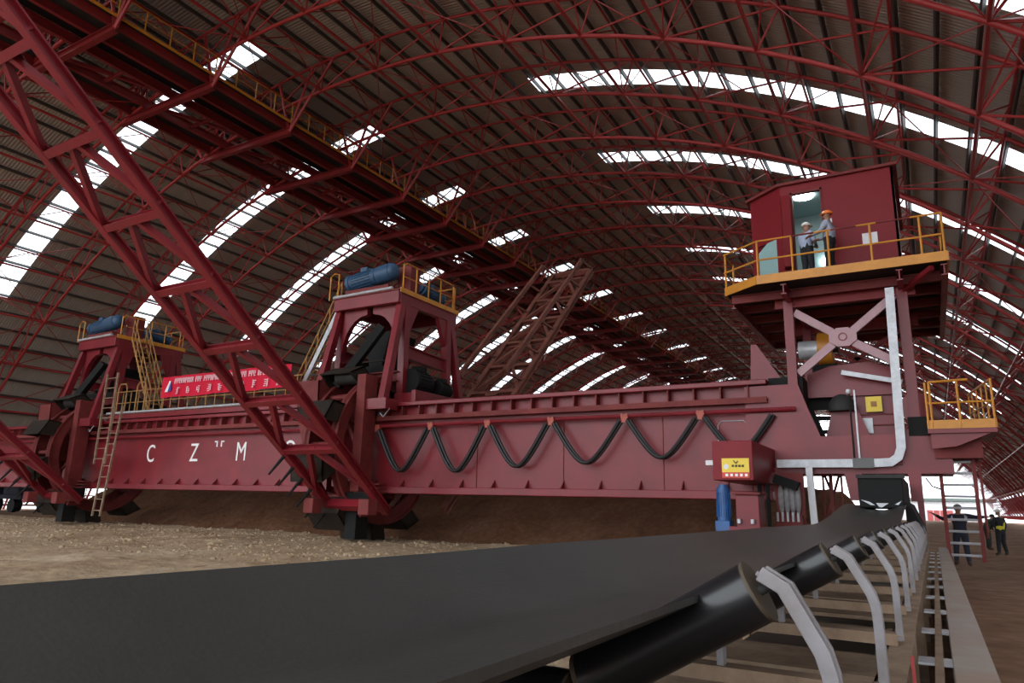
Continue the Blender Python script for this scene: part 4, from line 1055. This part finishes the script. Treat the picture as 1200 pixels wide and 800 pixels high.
        if strips and n_ in ('chest', 'shl', 'shr') and 1.33 < c.z / k < 1.37: ix = 5
        p_.material_index = ix; p_.use_smooth = True
    bm2.name = 'person'
    po = bpy.data.objects.new('person', bm2); C.objects.link(po)
    po.location = base; po.rotation_euler = (0, 0, yaw)
    tag(po, label, 'person')
    W = Matrix.Translation(base) @ Matrix.Rotation(yaw, 4, 'Z')
    def child(mb, nm, m):
        c = mb.build(nm, m, None, True); c.parent = po; return c
    hp = V(B['head']) * k
    if hat:
        h = MB(); h.sphere(hp + V((0, .0, .035 * k)), .125*k, .145*k, .115*k, 16, 10, 0.0); h.tube(hp + V((0, .03*k, .03*k)), hp + V((0, .03*k, .045*k)), .15*k, 18)
        child(h, 'hard_hat', hat)
    if hair:
        h = MB(); h.sphere(hp + V((0, -.015*k, .025*k)), .108*k, .115*k, .10*k, 14, 10, -.3); child(h, 'hair', hair)
    e = MB()
    for sx_ in (-1, 1): e.sphere(hp + V((sx_ * .035 * k, .088 * k, .015 * k)), .013*k, .01*k, .009*k, 8, 6)
    child(e, 'eyes', 'ink')
    return po

person('person in white helmet and pale blue shirt by the cabin door, reading papers', (-2.33, 19.62, FZ), math.radians(-35), 1.70,
       dict(ell=(-.24, .05, 1.14), wrl=(-.10, .26, 1.12), elr=(.24, .05, 1.14), wrr=(.10, .26, 1.12), head=(0, .04, 1.62), jaw=(0, .05, 1.53)),
       dict(top='lightblue', legs='darkcloth'), hat='whitehat')
person('person in orange helmet and grey shirt leaning on the platform rail', (-1.72, 19.3, FZ), math.radians(75), 1.80,
       dict(ell=(-.25, .12, 1.16), wrl=(-.22, .36, 1.12), elr=(.24, .10, 1.15), wrr=(.14, .34, 1.10), chest=(0, .03, 1.30)),
       dict(top='greyshirt', legs='darkcloth'), hat='orangehat', hair=None)
person('person in navy overalls seen from behind, arm out to the access ladder', (.62, 25.6, .0), math.radians(0), 1.78,
       dict(shr=(.20, 0, 1.42), elr=(.42, .06, 1.38), wrr=(.66, .10, 1.40), ell=(-.40, .03, 1.30), wrl=(-.58, .12, 1.42), anl=(-.17, .1, .09), tol=(-.19, .24, .035), knl=(-.14, .1, .5), anr=(.15, -.1, .09), tor=(.17, .05, .035)),
       dict(top='navy', legs='navy'), hair='hair', strips=True)
person('person with yellow hi-vis vest over dark clothes standing on the earth at the right', (2.12, 33.6, 0), math.radians(40), 1.70,
       dict(ell=(-.27, .05, 1.14), wrl=(-.2, .25, 1.0), elr=(.27, .02, 1.13), wrr=(.30, .12, .90), anl=(-.17, 0, .09), tol=(-.19, .14, .035), anr=(.18, -.02, .09), tor=(.22, .12, .035)),
       dict(top='darkcloth', legs='darkcloth'), hat='whitehat', vest=True)
person('person in dark green clothes bending beside the one in the hi-vis vest', (1.95, 38.5, 0), math.radians(-70), 1.62,
       dict(chest=(0, .12, 1.26), neck=(0, .22, 1.40), jaw=(0, .27, 1.46), head=(0, .30, 1.54), crown=(0, .30, 1.62), shl=(-.19, .14, 1.35), shr=(.19, .14, 1.35), ell=(-.24, .25, 1.10), wrl=(-.2, .38, .92), elr=(.24, .25, 1.10), wrr=(.2, .38, .92)),
       dict(top='greencloth', legs='greencloth'), hair='darkhair')

# ------------------------------------------------------------------ things outside and far off
tr = thing('flatbed_truck', 'dark flatbed truck parked outside beyond the far end of the girder', 'truck', (-62, 28, 0))
MB().box(-66.5, -56.2, 27, 29.2, .95, 1.25).build('chassis', 'navy', tr)
MB().box(-66.2, -59.8, 26.9, 29.3, 1.25, 2.1).build('load_bed', 'navy', tr)
MB().box(-58.6, -56.3, 26.9, 29.3, 1.25, 2.9).build('cab', 'navy', tr, False, .1)
for x_ in (-65.2, -63.9, -61, -57.4):
    for y_ in (27.0, 29.0): MB().tube((x_, y_, .5), (x_, y_ + .3, .5), .5, 18).build('wheel', 'black', tr, True)
for k in range(4):
    x_ = -1.6 + k * 1.5
    f_ = MB(); f_.box(x_, x_ + 1.35, 222, 222.2, -.15, 2.6); f_.box(x_ + .1, x_ + 1.25, 221.95, 222, .3, 2.3)
    tag(f_.build('fence_panel', 'fence'), 'red site fence panel beyond the open end of the hall', 'fence panel', 'red fence panels outside')
sh = thing('roadside_shed', 'pale low shed with dark green roof beyond the open end of the hall', 'shed', (4, 237, 0))
MB().box(-8, 14, 235, 243, -.15, 5.0).build('wall', 'white', sh)
MB().poly([(-9, 234.5, 5.0), (15, 234.5, 5.0), (15, 239, 5.9), (-9, 239, 5.9)], (0, 0, .2)).build('roof', 'greencloth', sh)
for k in range(7):
    y_ = 40 + k * 3.4
    b = MB(); 
    b.box(12.2, 13.2, y_, y_ + 1.8, 0, .95); b.box(12.4, 13.1, y_ + .2, y_ + 1.5, .95, 1.5)
    tag(b.build('supply_stack', 'blue' if k % 2 else 'white', None, False, .08), 'covered stack of blue and white supplies along the right wall foot', 'supplies', 'supply stacks along the right wall')

# ------------------------------------------------------------------ world, camera
w = bpy.data.worlds.new('World'); SC.world = w; w.use_nodes = True
nt = w.node_tree; bg = nt.nodes['Background']
bg.inputs['Color'].default_value = (0.90, 0.95, 1.0, 1); bg.inputs['Strength'].default_value = 3.9

f = 828.0
def camdir(px, py): return V(((px - 600) / f, -(py - 400) / f, -1.0))
vy = camdir(1095, 603).normalized(); vx = -camdir(-850, 555).normalized()
vx = (vx - vy * vx.dot(vy)).normalized(); vz = vx.cross(vy)
R3 = Matrix((vx, vy, vz))
cam = bpy.data.cameras.new('camera'); cam.sensor_width = 36; cam.lens = f / 1200 * 36; cam.clip_start = .05; cam.clip_end = 800
co = bpy.data.objects.new('camera', cam); C.objects.link(co)
co.matrix_world = Matrix.Translation((0, 0, 1.45)) @ R3.to_4x4()
SC.camera = co
SC.view_settings.view_transform = 'Standard'; SC.view_settings.look = 'None'; SC.view_settings.exposure = 0.0; SC.view_settings.gamma = 1
SC.view_settings.use_curve_mapping = False
SC.cycles.max_bounces = 8; SC.cycles.diffuse_bounces = 5; SC.cycles.glossy_bounces = 3; SC.cycles.transparent_max_bounces = 16
SC.cycles.use_denoising = True; SC.cycles.sample_clamp_indirect = 8
SC.cycles.caustics_reflective = False; SC.cycles.caustics_refractive = False
